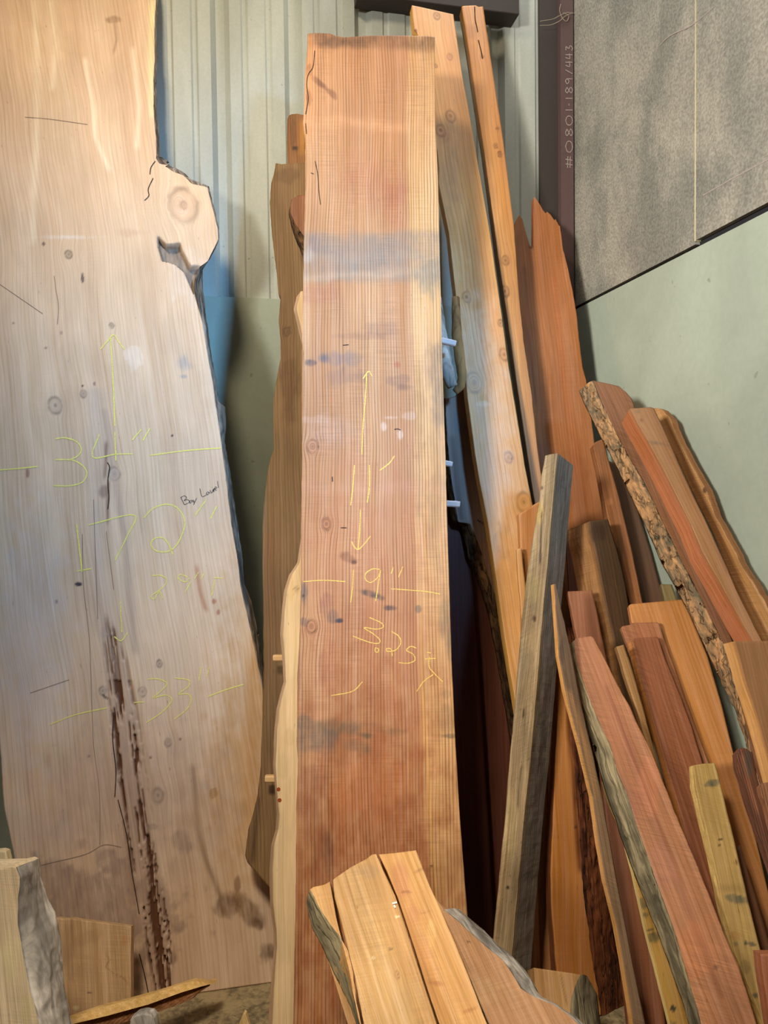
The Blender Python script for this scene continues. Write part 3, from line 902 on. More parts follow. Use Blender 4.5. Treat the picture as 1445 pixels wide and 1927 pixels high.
B.strokes('marker_writing', M['marker'], [
    [(340, 935.6), (347, 950)], [(340, 936), (347, 933), (351, 937), (346, 942), (353, 940), (356, 945), (347, 950)], [(361, 941), (357, 943), (358, 947), (362, 942), (364, 946)],
    [(363, 940), (366, 945)], [(370, 937), (364, 950)], [(376, 919), (380, 934), (389, 931)], [(392, 925), (388, 928), (391, 931), (393, 926), (395, 929)],
    [(395, 922), (398, 928), (401, 921), (402, 926)], [(402, 919), (403, 925)], [(402, 921), (405, 918)], [(404, 921), (408, 918), (405, 916), (404, 921), (408, 923)], [(409, 905), (411, 918)]],
    0.0015, 'small black marker writing reading Bay Laurel', 0.0018)
B.strokes('crack', M['crack_soft'], [
    [(102, 519), (105, 545), (110, 575), (108, 610)], [(47, 220), (95, 224), (165, 234)], [(155, 1005), (157, 1100), (168, 1200), (172, 1300), (176, 1400), (187, 1490), (188, 1590)],
    [(40, 1638), (90, 1625), (160, 1608), (195, 1590), (228, 1594)], [(0, 535), (80, 590)], [(57, 1304), (95, 1291), (130, 1279)], [(176, 940), (179, 1030), (184, 1165)], [(200, 1000), (214, 1110)]], 0.0016, None, 0.0018)
B.strokes('crack', M['crack'], [
    [(292, 303), (284, 315), (282, 328)], [(288, 335), (279, 355), (280, 368), (272, 377)], [(202, 870), (206, 880), (203, 905), (205, 935), (203, 958)],
    [(262, 1795), (271, 1830), (279, 1868)], [(222, 1505), (238, 1570), (248, 1640), (262, 1720)], [(214, 1340), (212, 1390), (218, 1450), (216, 1500)]], 0.0028, None, 0.0018)

# main redwood slab, centre
B = Board('redwood_slab', 'tall straight-grained redwood slab in the middle, chalked 19 and 11', 'wood slab', (698, 68), 2.74, (712, 1600), 1.97, R(2))
MAIN = B
GREY = (118, 108, 98)
B.build(
    [(579, 64), (578, 95), (574, 130), (572, 200), (570, 230), (574, 262), (575, 340), (573, 400), (571, 480), (570, 560), (568, 640), (571, 668), (569, 690), (568, 900), (566, 1000), (567, 1100), (564, 1180), (559, 1280), (558, 1400),
     (561, 1430), (558, 1500), (556, 1700), (553, 1860), (551, 1927)],
    [(818, 68), (819, 235), (824, 330), (828, 500), (833, 700), (838, 850), (842, 1000), (846, 1130), (850, 1250), (857, 1400), (864, 1520), (873, 1640), (881, 1745), (884, 1900)],
    0.0826, M['redwood_rings'], (206, 144, 102), (190, 124, 84), top=[(577, 64), (590, 62), (622, 63), (630, 67), (648, 70), (700, 67), (760, 67), (808, 68), (820, 70)], cell=0.0036,
    rl=0.0016, rr=0.0006, streak=0.6, grain=0.012, sidecol=(214, 168, 112), body='slab_body', side_rough=0.002,
    sap=('r', 0.098, (218, 168, 112), 0.62),
    feats=[
        ('s', 690, 1680, 210, 460, (152, 84, 48), 0.7, 0.0), ('s', 700, 1150, 170, 300, (182, 112, 80), 0.4, 0.0), ('s', 690, 160, 140, 200, (190, 132, 88), 0.4, 0.0),  # large lower patches paint shade in, the upper one warm light
        ('b', 58, 92, (96, 66, 48), 0.55), ('s', 650, 80, 70, 12, (70, 56, 50), 0.5, 0.1), ('s', 600, 155, 6, 24, (110, 70, 52), .7, .3, -50), ('s', 618, 172, 6, 20, (120, 76, 56), .6, .2, -50),
        ('s', 582, 130, 6, 14, (100, 58, 40), .7), ('s', 582, 185, 6, 18, (92, 54, 44), .8), ('l', [(578, 66), (590, 90), (583, 140), (586, 200), (580, 260)], 10, (212, 144, 94), 0.6),
        ('b', 226, 242, (222, 160, 112), 0.45, 0.05), ('s', 690, 340, 60, 60, (176, 108, 82), 0.35, .1), ('s', 742, 380, 22, 60, (172, 96, 74), 0.4, .1),
        ('b', 436, 528, (146, 126, 108), 0.6), ('s', 690, 480, 120, 40, (136, 122, 112), 0.5, .1), ('s', 581, 476, 12, 22, (196, 176, 160), 0.4, .2), ('s', 592, 460, 12, 20, (110, 104, 110), .4),
        ('b', 478, 484, (200, 170, 140), 0.2), ('b', 512, 520, (214, 178, 144), 0.4, -.05), ('s', 815, 520, 30, 40, (118, 118, 104), 0.55, .2),
        ('s', 600, 552, 40, 26, (176, 108, 82), .4), ('s', 720, 620, 34, 16, (150, 110, 88), .45), ('s', 670, 632, 60, 8, (140, 96, 80), .35),
        ('s', 608, 674, 12, 11, (74, 84, 92), 0.8, .3), ('s', 640, 676, 52, 16, (124, 106, 102), 0.6, .3), ('s', 583, 683, 12, 7, (60, 66, 76), .7), ('s', 650, 708, 50, 18, (134, 100, 88), .45, .2),
        ('s', 748, 686, 9, 8, (180, 96, 66), .6), ('s', 748, 715, 26, 10, (128, 96, 86), .4), ('s', 762, 728, 14, 8, (110, 84, 76), .5),
        ('s', 826, 720, 16, 90, (124, 104, 86), 0.6, .1), ('s', 806, 690, 12, 60, (140, 100, 76), .4, .1), ('s', 790, 840, 10, 180, (140, 96, 62), .35, .1), ('s', 822, 900, 20, 200, (150, 116, 84), .4, .1),
        ('s', 620, 815, 54, 34, (200, 156, 132), 0.4, 0.1), ('s', 590, 790, 26, 8, (206, 166, 142), 0.3), ('s', 768, 783, 14, 8, (214, 180, 156), .4), ('s', 753, 818, 6, 12, (222, 190, 168), .55, .3), ('s', 722, 803, 6, 9, (222, 190, 168), .55, .3), ('s', 735, 786, 14, 3, (222, 190, 168), .4),
        ('b', 910, 930, (204, 150, 118), 0.3, 0.02), ('k', 614, 986, 9, (164, 96, 70)), ('k', 588, 840, 10, (180, 116, 86)), ('k', 586, 1179, 10, (150, 94, 62)), ('s', 655, 1050, 16, 9, (128, 76, 52), .7, .3, 30), ('s', 666, 1058, 6, 4, (84, 52, 44), .8),
        ('s', 700, 1118, 22, 6, (62, 62, 62), 0.8, .3, 12), ('s', 711, 1124, 18, 6, (58, 60, 62), .7, .3, 12), ('s', 735, 1144, 13, 4.5, (56, 58, 66), .85, .3), ('s', 787, 1146, 5, 6, (96, 90, 84), .6),
        ('s', 637, 1168, 8, 5, (44, 50, 66), .9, .4), ('s', 626, 1160, 14, 12, (110, 88, 80), .5), ('s', 571, 1122, 8, 24, (96, 88, 84), .65, .2), ('s', 570, 1121, 3, 4, (40, 40, 46), .9), ('s', 572, 1170, 12, 8, (90, 80, 80), .5),
        ('s', 615, 1135, 14, 26, (150, 96, 80), .45), ('s', 836, 1150, 12, 60, (104, 96, 78), .5, .2), ('s', 845, 1200, 8, 50, (94, 90, 74), .55, .2), ('s', 608, 1250, 10, 50, (150, 88, 66), .4),
        ('s', 640, 1370, 66, 20, (100, 88, 70), 0.6, .3), ('s', 590, 1395, 44, 30, (106, 96, 86), 0.65, .3), ('s', 690, 1385, 20, 8, (82, 80, 66), .65, .3), ('s', 740, 1376, 26, 7, (112, 92, 70), .4), ('s', 670, 1406, 26, 14, (116, 96, 74), .5, .3),
        ('s', 575, 1360, 18, 16, (104, 96, 86), .5), ('s', 844, 1385, 22, 5, (74, 76, 62), .75, .3), ('s', 846, 1350, 18, 30, (130, 112, 80), .4), ('s', 840, 1305, 12, 12, (120, 100, 76), .4),
        ('s', 600, 1640, 14, 120, (130, 76, 54), .45, .1), ('s', 618, 1600, 10, 60, (96, 62, 48), .5, .1), ('s', 690, 1480, 90, 60, (200, 118, 72), .3), ('l', [(795, 1300), (806, 1450), (812, 1560), (822, 1700)], 3, (216, 160, 96), .7),
        ('s', 812, 1630, 4, 2.5, (60, 34, 26), .8), ('s', 560, 1250, 6, 60, (140, 88, 70), .4), ('s', 580, 1500, 30, 70, (150, 100, 76), .35),
    ])
G_ = M['chalk_gold']
B.strokes('chalk_writing', G_, [
    [(690, 703), (687, 756), (683, 802), (681, 855)], [(683, 713), (690, 702), (695, 699), (700, 708)], [(667, 875), (664, 916), (660, 951)], [(695, 875), (695, 916), (691, 946)],
    [(742, 858), (733, 871), (714, 886)], [(678, 959), (677, 994), (674, 1033)], [(662, 1019), (666, 1028), (674, 1034), (686, 1023), (697, 1009)]], 0.0036, 'yellow chalk arrows around the figure 11', 0.0012)
B.strokes('chalk_writing', G_, [
    [(571, 1094.5), (609, 1092), (650, 1094.5)], [(665, 1072.6), (663, 1105), (660, 1134)], [(715, 1071.6), (701, 1070.7), (688, 1079.6), (688, 1090.7), (698, 1096), (711, 1086), (716, 1073)], [(716, 1074), (711, 1105), (707, 1131)],
    [(740, 1067.5), (736, 1079.6)], [(758, 1066), (750, 1086)], [(736, 1108), (800, 1113), (828, 1118)],
    [(695, 1162), (717, 1172), (721, 1180), (708, 1184), (685, 1181), (704, 1194), (715, 1205), (710, 1211), (690, 1207), (664, 1197)],
    [(706, 1219), (712, 1221), (711, 1227), (706, 1226), (706, 1219)], [(736, 1188), (750, 1197), (754, 1210), (745, 1223), (730, 1226), (727, 1221), (736, 1222), (738, 1235)],
    [(784, 1219.6), (772.6, 1216.5), (765, 1224), (777, 1231), (781, 1242), (768, 1248), (750, 1247)], [(803, 1227.6), (811, 1229)], [(800, 1240), (820, 1239)], [(808, 1236), (807.6, 1254.6), (818, 1268), (833, 1283)],
    [(815.6, 1269), (798, 1281.7), (784, 1301)], [(623, 1309), (663, 1301), (682, 1283)]], 0.0030, 'yellow chalk figures reading 19 inches and 3.25', 0.0012)
B.strokes('staple', M['staple'], [[(645, 649.5), (656, 648.5)], [(742, 808), (748, 807), (753.5, 809)], [(641, 993), (652, 993)], [(625, 897), (625.5, 906)], [(585, 325), (590, 327)]], 0.0022, 'dark staple', 0.0022)
B.strokes('crack', M['crack'], [[(592, 95), (589, 125), (580, 140), (577, 160), (580, 185), (575, 215)], [(593, 303), (598, 330), (600, 360), (603, 385)], [(575, 232), (577, 252)]], 0.0022, None, 0.0014)

# boards stacked behind it on the left
B = Board('maple_slab', 'pale narrow slab with a wavy live edge left of the central slab', 'wood slab', (640, 548), 2.63, (655, 1600), 2.10, R(2))
SM = B
B.build(
    [(566, 548), (560, 570), (558, 582), (562, 600), (566, 615), (572, 650), (572, 1000), (563, 1060), (549, 1083), (540, 1112), (536, 1150), (533, 1195), (536, 1240), (538, 1285), (531, 1310), (526, 1336), (522, 1370), (521, 1400),
     (519, 1440), (521, 1480), (526, 1536), (524, 1560), (516, 1590), (513, 1640), (514, 1700), (520, 1750), (521, 1785), (516, 1850), (512, 1927), (510, 1990)],
    [(800, 548), (800, 1100), (800, 1900)], 0.042, M['maple'], (226, 194, 148), (206, 168, 118), cell=0.007, rl=0.0012, body='slab_body',
    Lb=[(560, 548), (553, 582), (560, 615), (568, 650), (568, 1000), (559, 1060), (543, 1083), (534, 1112), (530, 1150), (527, 1195), (531, 1240), (533, 1285), (526, 1310), (520, 1336), (516, 1370), (515, 1400),
        (514, 1440), (517, 1480), (521, 1536), (519, 1560), (510, 1590), (507, 1640), (508, 1700), (514, 1750), (515, 1785), (510, 1850), (505, 1927), (500, 1990)], sidecol=(216, 176, 140),
    feats=[('s', 548, 1090, 10, 40, (214, 180, 120), .4), ('s', 541, 1122, 2.5, 2, (110, 60, 30), .9), ('k', 557, 1110, 4, (190, 150, 100)), ('s', 530, 1440, 12, 30, (196, 170, 120), .4), ('s', 543, 1390, 10, 16, (190, 160, 110), .4)])
for uv in ((524, 1485.5), (526, 1506)):
    q = B.loc(*uv, -0.001)
    bm_v = [(q[0] + 0.006 * math.cos(a) * (1 - 0.15 * h), -0.0004 - 0.0012 * h, q[2] + 0.006 * math.sin(a) * (1 - 0.15 * h)) for h in (0, 1) for a in np.linspace(0, 2 * math.pi, 14, endpoint=False)]
    fs = [tuple(range(14, 28))] + [(i, (i + 1) % 14, 14 + (i + 1) % 14, 14 + i) for i in range(14)]
    o = mesh_obj('resin_spot', bm_v, fs, M['resin'], B.root)
    o['label'] = 'round reddish-brown resin spot'

B = Board('fir_slab', 'brown wavy-edged slab between the huge pale slab and the central redwood slab', 'wood slab', (560, 308), 2.93, (600, 1600), 2.20, R(3), parts=False)
SF = B
B.build(
    [(519, 307), (516, 325), (510, 345), (508, 380), (509, 410), (513, 450), (515, 465), (519, 500), (524, 552), (528, 560), (526, 585), (525, 608), (528, 640), (528, 674), (522, 705), (515, 747), (514, 790), (515, 843), (508, 865), (503, 892), (499, 925),
     (496, 951), (494, 1000), (494, 1060), (495, 1159), (496, 1255), (494, 1340), (491, 1440), (485, 1495), (474, 1540), (467, 1560), (461, 1610), (466, 1624), (480, 1640), (505, 1668), (530, 1700), (560, 1760), (600, 1830)],
    [(780, 307), (780, 1000), (780, 1900)], 0.032, M['fir'], (142, 110, 70), (116, 84, 50), top=[(519, 307), (530, 309), (541, 308), (575, 306), (780, 300)], cell=0.008, rl=0.002, sidecol=(170, 118, 62), side_rough=0.002,
    feats=[('k', 540, 623, 7, (86, 52, 30)), ('s', 540, 330, 20, 16, (96, 64, 40), .5), ('s', 545, 740, 20, 60, (96, 60, 34), .5), ('l', [(500, 1000), (505, 1100), (520, 1200)], 12, (130, 92, 56), .5), ('l', [(487, 1500), (478, 1580), (474, 1625)], 5, (70, 44, 26), .6)])

B = Board('short_plank', 'short brown plank end with rounded corners rising above the brown wavy-edged slab', 'plank', (556, 214), 3.07, (600, 1500), 2.34, R(3), parts=False)
B.build([(545, 214), (541, 225), (540, 262), (541, 300), (544, 420)], [(640, 214), (650, 400)], 0.03, M['fir'], (146, 98, 54), (110, 70, 40), top=[(544, 218), (548, 215), (560, 214), (568, 216), (640, 216)], cell=0.008, sidecol=(140, 98, 56),
        feats=[('s', 555, 279, 6, 4, (40, 26, 20), .9), ('s', 566, 280, 12, 10, (80, 50, 30), .6), ('l', [(570, 225), (567, 290)], 6, (190, 130, 50), .7), ('s', 552, 250, 5, 30, (90, 58, 36), .4)])


def stick(name, label, P0, P1, w, h, mat, group=None, tip=None):
    """squared stick from P0 to P1 with eased edges, ends cut square"""
    P0 = np.array(P0); P1 = np.array(P1); A = P1 - P0; L = np.linalg.norm(A); A /= L
    U = np.cross(A, [0, 0, 1.0]); U /= np.linalg.norm(U); Wv = np.cross(U, A)
    prof = []
    for sx, sy in ((1, 1), (-1, 1), (-1, -1), (1, -1)):
        for a in (0.15, 1.42):
            ang = {(1, 1): 0, (-1, 1): 90, (-1, -1): 180, (1, -1): 270}[(sx, sy)]
            r = min(w, h) * 0.22
            t = math.radians(ang) + a
            prof.append((sx * (w / 2 - r) + r * math.cos(t), sy * (h / 2 - r) + r * math.sin(t)))
    V = []; n = len(prof)
    for t in (0.0, 0.03, 0.97, 1.0):
        k = 0.9 if t in (0.0, 1.0) else 1.0
        for a, b in prof: V.append(P0 + A * L * t - P0 + U * a * k + Wv * b * k)
    Fc = [tuple(range(n))[::-1], tuple(range(3 * n, 4 * n))] + [(r * n + i, r * n + (i + 1) % n, (r + 1) * n + (i + 1) % n, (r + 1) * n + i) for r in range(3) for i in range(n)]
    o = mesh_obj(name, V, Fc, mat)
    o.location = P0
    prop(o, label, 'stick', group, 'thing')
    return o


def sticker(label, uv0, uv1, board, off, h, mat, length, side):
    a = board.loc(*uv0, off); b = board.loc(*uv1, off)
    d = (b - a); d /= np.linalg.norm(d)
    if side == 'r': P1 = b; P0 = b - d * length
    else: P0 = a; P1 = a + d * length
    stick('stacking_stick', label, board.world(P0), board.world(P1), 0.020, h, mat, 'stacking sticks between the slabs')


sticker('pale stacking stick poking out right of the central slab, highest of three', (835, 642), (858, 647), SM, 0.042 + 0.0135, 0.021, M['sticker_pale'], 0.30, 'r')
sticker('pale stacking stick poking out right of the central slab, middle of three', (840, 872), (851, 874), SM, 0.042 + 0.0135, 0.019, M['sticker_pale'], 0.30, 'r')
sticker('pale stacking stick poking out right of the central slab, lowest of three', (849, 948), (865, 949), SM, 0.042 + 0.0135, 0.021, M['sticker_pale'], 0.30, 'r')
sticker('stacking stick sticking out left of the pale wavy slab, upper of the two', (514, 1238), (560, 1237), SM, 0.042 + 0.0135, 0.020, M['sticker'], 0.20, 'l')
sticker('stacking stick sticking out left of the pale wavy slab, lower of the two', (499, 1465), (560, 1464), SM, 0.042 + 0.0135, 0.021, M['sticker'], 0.20, 'l')

# sawn branch stub poking out left of the central slab
B = Board('log_stub', 'rounded log stub with dark bark poking out left of the central slab', 'log', (590, 368), 2.70, (592, 1300), 2.12, R(0))
B.base = 2.285
B.build([(560, 368), (550, 374), (546, 388), (548, 402), (555, 420), (564, 434), (574, 446), (585, 460), (590, 560)], [(600, 366), (640, 372), (650, 500), (650, 600)], 0.075, M['fir'], (150, 98, 66), (120, 76, 50), top=[(545, 384), (550, 374), (560, 368), (580, 366), (650, 366)],
        cell=0.006, rl=0.002, body='log_body', sidecol=(70, 46, 36), side_rough=0.003, left_part=('bark', M['bark_dark'], 0.006, 0.004, 'dark bark'),
        Lb=[(566, 372), (558, 380), (551, 395), (549, 420), (553, 440), (560, 460), (568, 480), (580, 500), (600, 560)])

# knotty cedar plank with its bright left edge
B = Board('cedar_plank', 'wide knotty cedar plank leaning just right of the central slab, slanted top end', 'plank', (815, 18), 3.14, (985, 1130), 2.36, R(12), parts=False)
B.build([(775, 10), (776, 30), (779, 55), (786, 64), (800, 120), (812, 230), (823, 290), (826, 318), (825, 345), (845, 440), (850, 490), (858, 560), (866, 620), (875, 700), (880, 752), (893, 850), (903, 910), (917, 980), (936, 1103), (950, 1200), (968, 1310), (985, 1420)],
        [(853, 26), (868, 130), (884, 220), (903, 330), (922, 440), (945, 600), (957, 690), (972, 780), (988, 880), (1002, 950), (1020, 1060), (1050, 1250), (1080, 1420)],
        0.038, M['cedar'], (224, 170, 112), (204, 146, 90), top=[(775, 10), (790, 13), (853, 27)], cell=0.0042, rl=0.0008, rr=0.0008, grain=0.03, sidecol=(216, 160, 80),
        feats=[('k', 822, 30, 6, (140, 86, 56)), ('k', 846, 107, 5, (150, 92, 60)), ('k', 820, 124, 3, (130, 80, 54)), ('k', 848, 219, 9, (156, 92, 58)), ('k', 829, 246, 9, (156, 92, 58)), ('s', 838, 258, 12, 12, (190, 126, 82), .5, .2),
               ('s', 782, 58, 4, 6, (130, 64, 40), .8), ('s', 850, 300, 18, 100, (170, 136, 104), .4, .1), ('k', 878, 559, 7.5, (160, 110, 78)), ('s', 888, 572, 8, 9, (206, 150, 96), .5), ('k', 942, 608, 5, (96, 64, 48)), ('k', 949, 667, 9, (190, 124, 78)), ('k', 957, 861, 8, (130, 84, 80)), ('s', 962, 863, 2, 3, (70, 44, 40), .8),
               ('k', 892, 720, 14, (200, 150, 116)), ('s', 850, 500, 30, 60, (232, 190, 140), .4, .1), ('s', 910, 760, 14, 6, (236, 206, 176), .6, .2), ('s', 895, 650, 40, 120, (226, 196, 170), .45, .1), ('s', 930, 860, 40, 200, (214, 184, 160), .45, .1),
               ('k', 986, 945, 14, (206, 146, 84)), ('s', 942, 1020, 16, 40, (166, 132, 96), .45), ('s', 960, 1150, 40, 140, (212, 150, 80), .5, .1), ('s', 845, 120, 10, 80, (214, 150, 96), .4, .1), ('l', [(900, 420), (915, 520), (935, 640)], 10, (214, 144, 84), .5)])

B = Board('narrow_cedar_plank', 'narrow cedar plank, second tall one right of the central slab, split at its top', 'plank', (890, 14), 3.22, (1010, 1000), 2.50, R(8))
B.build([(869, 14), (880, 80), (895, 180), (912, 290), (937, 478), (955, 600), (975, 740), (998, 893), (1015, 1000), (1060, 1300)], [(909, 12), (925, 120), (945, 250), (967, 423), (975, 540), (985, 640), (1000, 740), (1012, 850), (1030, 980), (1080, 1300)],
        (863, 20, 'l'), M['cedar'], (206, 148, 90), (184, 124, 70), top=[(866, 14), (872, 11), (895, 10), (900, 13), (909, 12)], cell=0.006, rl=0.001, grain=0.02, sidecol=(126, 90, 48),
        feats=[('k', 933, 274, 4, (100, 60, 40)), ('k', 940, 290, 4, (110, 70, 50)), ('k', 936, 242, 2.5, (100, 60, 40)), ('k', 907, 106, 3, (120, 70, 46)), ('k', 951, 490, 7, (124, 76, 50)), ('k', 950, 548, 8, (140, 90, 60)), ('s', 880, 60, 18, 20, (150, 98, 60), .5)])
B.strokes('crack', M['crack'], [[(893, 12), (894, 35), (897, 50), (899, 60)], [(900, 75), (905, 95), (908, 110)]], 0.004, None)

B = Board('broken_redwood_board', 'wide redwood board against the corner with a broken two-fanged top', 'board', (1010, 372), 3.27, (1075, 950), 2.62, R(6), parts=False)
B.build([(967, 418), (968, 440), (970, 480), (972, 520), (978, 640), (990, 760), (1000, 850), (1010, 950), (1030, 1100), (1050, 1300)],
        [(1046, 398), (1053, 420), (1060, 470), (1070, 510), (1078, 550), (1085, 590), (1090, 640), (1096, 690), (1103, 715), (1112, 780), (1118, 830), (1122, 860), (1135, 960), (1150, 1100), (1180, 1300)],
        0.03, M['redwood_smooth'], (186, 112, 66), (160, 92, 52),
        top=[(967, 425), (972, 412), (977, 404), (983, 412), (990, 440), (997, 462), (1001, 466), (1003.5, 460), (1004, 372), (1007, 371), (1016, 385), (1022, 396), (1027, 402), (1029, 398), (1036, 404), (1043, 415), (1045, 412), (1052, 425)],
        cell=0.0045, rl=0.001, rr=0.002, sidecol=(170, 96, 58), side_rough=0.001,
        feats=[('l', [(972, 440), (976, 560), (985, 640), (1000, 800), (1015, 950)], 8, (126, 70, 42), .5), ('l', [(985, 500), (995, 620), (1008, 760)], 4, (120, 70, 50), .5), ('s', 1000, 465, 8, 6, (90, 50, 34), .8), ('k', 976, 646, 4, (80, 50, 40)), ('l', [(1040, 520), (1060, 700), (1090, 900)], 8, (176, 100, 56), .5),
               ('s', 1030, 880, 24, 60, (150, 96, 70), .4), ('s', 1080, 900, 26, 80, (150, 86, 46), .4)])

B = Board('thin_redwood_strip', 'thin orange-brown strip of redwood between the narrow cedar plank and the broken board', 'board', (975, 500), 3.10, (1010, 950), 2.57, R(6), parts=False)
B.build([(960, 505), (970, 600), (975, 640), (985, 740), (998, 850), (1005, 960)], [(971, 505), (974, 520), (979, 600), (984, 640), (990, 720), (1000, 820), (1012, 930), (1030, 1040)], 0.02, M['redwood'], (190, 124, 66), (160, 98, 52), top=[(960, 500), (971, 503)], cell=0.008, rr=0.003,
        feats=[('k', 976, 645, 4, (70, 44, 36))])

# curly slab with bark edge right of the central slab, and the forked piece over it
B = Board('curly_slab', 'grey-brown curly-grained slab with a ragged bark edge, behind the wide knotty cedar plank', 'wood slab', (860, 745), 2.86, (900, 1320), 2.50, R(10))
B.build([(838, 745), (842, 830), (847, 882), (862, 982), (885, 985), (909, 1049), (925, 1100), (945, 1165), (958, 1252), (966, 1310), (980, 1400), (1000, 1500)], [(915, 745), (935, 900), (965, 1150), (985, 1320), (1005, 1500)], 0.05, M['laurel'], (150, 118, 98), (120, 92, 76),
        top=[(838, 749), (845, 749), (860, 744), (866, 735), (872, 715), (880, 700), (915, 695)], cell=0.006, rl=0.003, body='slab_body', grain=0.05,
        Lb=[(830, 745), (836, 830), (838, 882), (850, 982), (868, 990), (880, 1049), (902, 1100), (920, 1165), (936, 1252), (946, 1310), (960, 1400), (980, 1500)],
        left_part=('bark', M['bark_dark'], 0.004, 0.007, 'ragged dark brown bark edge'),
        feats=[('s', 868, 800, 16, 26, (96, 92, 92), .55, .2, -30), ('s', 885, 850, 14, 10, (110, 96, 92), .4), ('l', [(850, 820), (858, 900), (868, 980)], 6, (92, 60, 38), .8), ('s', 880, 985, 10, 8, (120, 80, 40), .6), ('s', 915, 1060, 20, 60, (160, 100, 60), .5)])


def tube(name, pts, rad, mat, parent=None, seg=18, squash=1.0, label=None):
    P = np.array(pts, float); V = []; n = len(P)
    T = np.gradient(P, axis=0); T /= np.linalg.norm(T, axis=1)[:, None]
    for i in range(n):
        U = np.cross(T[i], [0, 1.0, 0.13]); U /= np.linalg.norm(U); Wv = np.cross(U, T[i])
        for k in range(seg):
            a = 2 * math.pi * k / seg
            r = rad[i] * (1 + 0.22 * (vn(k * 0.6, i * 0.5, 17) - 0.5))
            V.append(P[i] + U * r * math.cos(a) + Wv * r * squash * math.sin(a))
    Fc = [tuple(range(seg))[::-1], tuple(range((n - 1) * seg, n * seg))] + [(r * seg + i, r * seg + (i + 1) % seg, (r + 1) * seg + (i + 1) % seg, (r + 1) * seg + i) for r in range(n - 1) for i in range(seg)]
    o = mesh_obj(name, V, Fc, mat, parent, None, True)
    if label: o['label'] = label
    return o


def spline(P, n):
    P = np.array(P, float); E = np.vstack([2 * P[0] - P[1], P, 2 * P[-1] - P[-2]]); Q = []
    for i in range(1, len(E) - 2):
        for t in np.linspace(0, 1, n, endpoint=False):
            a, b, c, d = E[i - 1], E[i], E[i + 1], E[i + 2]
            Q.append(0.5 * ((2 * b) + (c - a) * t + (2 * a - 5 * b + 4 * c - d) * t * t + (3 * b - a - 3 * c + d) * t ** 3))
    Q.append(P[-1]); return np.array(Q)


fk = bpy.data.objects.new('forked_branch', None); COL.objects.link(fk)
fk['kind'] = 'thing'
prop(fk, 'smooth forked branch with a U-shaped crotch wedged right of the central slab', 'branch')
FY = 2.735
for nm, pts, rr_, mt, lb in (('prong', [(822, 560, .10), (828, 610, .07), (836, 665, .03), (843, 705, 0), (852, 728, 0)], [.018, .020, .022, .025, .018], M['bark_pale'], 'pale grey prong'),
                             ('prong', [(858, 560, .10), (859, 620, .05), (864, 670, .02), (869, 705, 0), (866, 726, 0), (856, 738, 0)], [.014, .019, .018, .017, .016, .012], M['prong_tan'], 'tan prong')):
    pp = spline([at(u, v, FY + dy) for u, v, dy in pts], 5)
    rad = np.interp(np.linspace(0, 1, len(pp)), np.linspace(0, 1, len(rr_)), rr_)
    tube(nm, pp, rad, mt, fk, 16, 0.8, lb)

# dark redwood slab in the shade behind
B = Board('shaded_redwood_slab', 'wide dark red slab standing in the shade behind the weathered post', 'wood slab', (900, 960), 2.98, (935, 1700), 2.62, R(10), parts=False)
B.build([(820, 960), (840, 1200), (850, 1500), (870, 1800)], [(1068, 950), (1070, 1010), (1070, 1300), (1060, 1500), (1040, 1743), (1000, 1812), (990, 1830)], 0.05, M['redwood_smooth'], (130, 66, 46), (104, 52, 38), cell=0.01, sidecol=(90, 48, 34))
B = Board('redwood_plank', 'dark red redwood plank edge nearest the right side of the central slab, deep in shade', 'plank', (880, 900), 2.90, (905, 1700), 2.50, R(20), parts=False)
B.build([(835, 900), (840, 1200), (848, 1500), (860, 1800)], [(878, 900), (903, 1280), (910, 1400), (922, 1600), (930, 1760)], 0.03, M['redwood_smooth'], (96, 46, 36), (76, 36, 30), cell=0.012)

# boards round the weathered post
B = Board('orange_offcut', 'orange redwood board with a slanting top just behind the weathered post', 'board', (1000, 955), 2.56, (1005, 1300), 2.24, R(8), parts=False)
B.build([(976, 965), (980, 1050), (983, 1160), (984, 1400)], [(1045, 934), (1045, 1100), (1030, 1400)], 0.022, M['redwood_smooth'], (206, 132, 76), (188, 114, 62), top=[(976, 968), (1014, 944), (1045, 934)], cell=0.008)
B = Board('thin_orange_strip', 'thin upright orange strip beside the cedar plank and behind the weathered post', 'board', (976, 1033), 2.49, (984, 1300), 2.20, R(5), parts=False)
B.build([(972, 1034), (974, 1080), (979, 1130), (984, 1200), (986, 1300)], [(981, 1031), (984, 1060), (990, 1110), (1000, 1200), (1000, 1300)], 0.012, M['redwood_smooth'], (214, 150, 92), (200, 132, 76), cell=0.006)

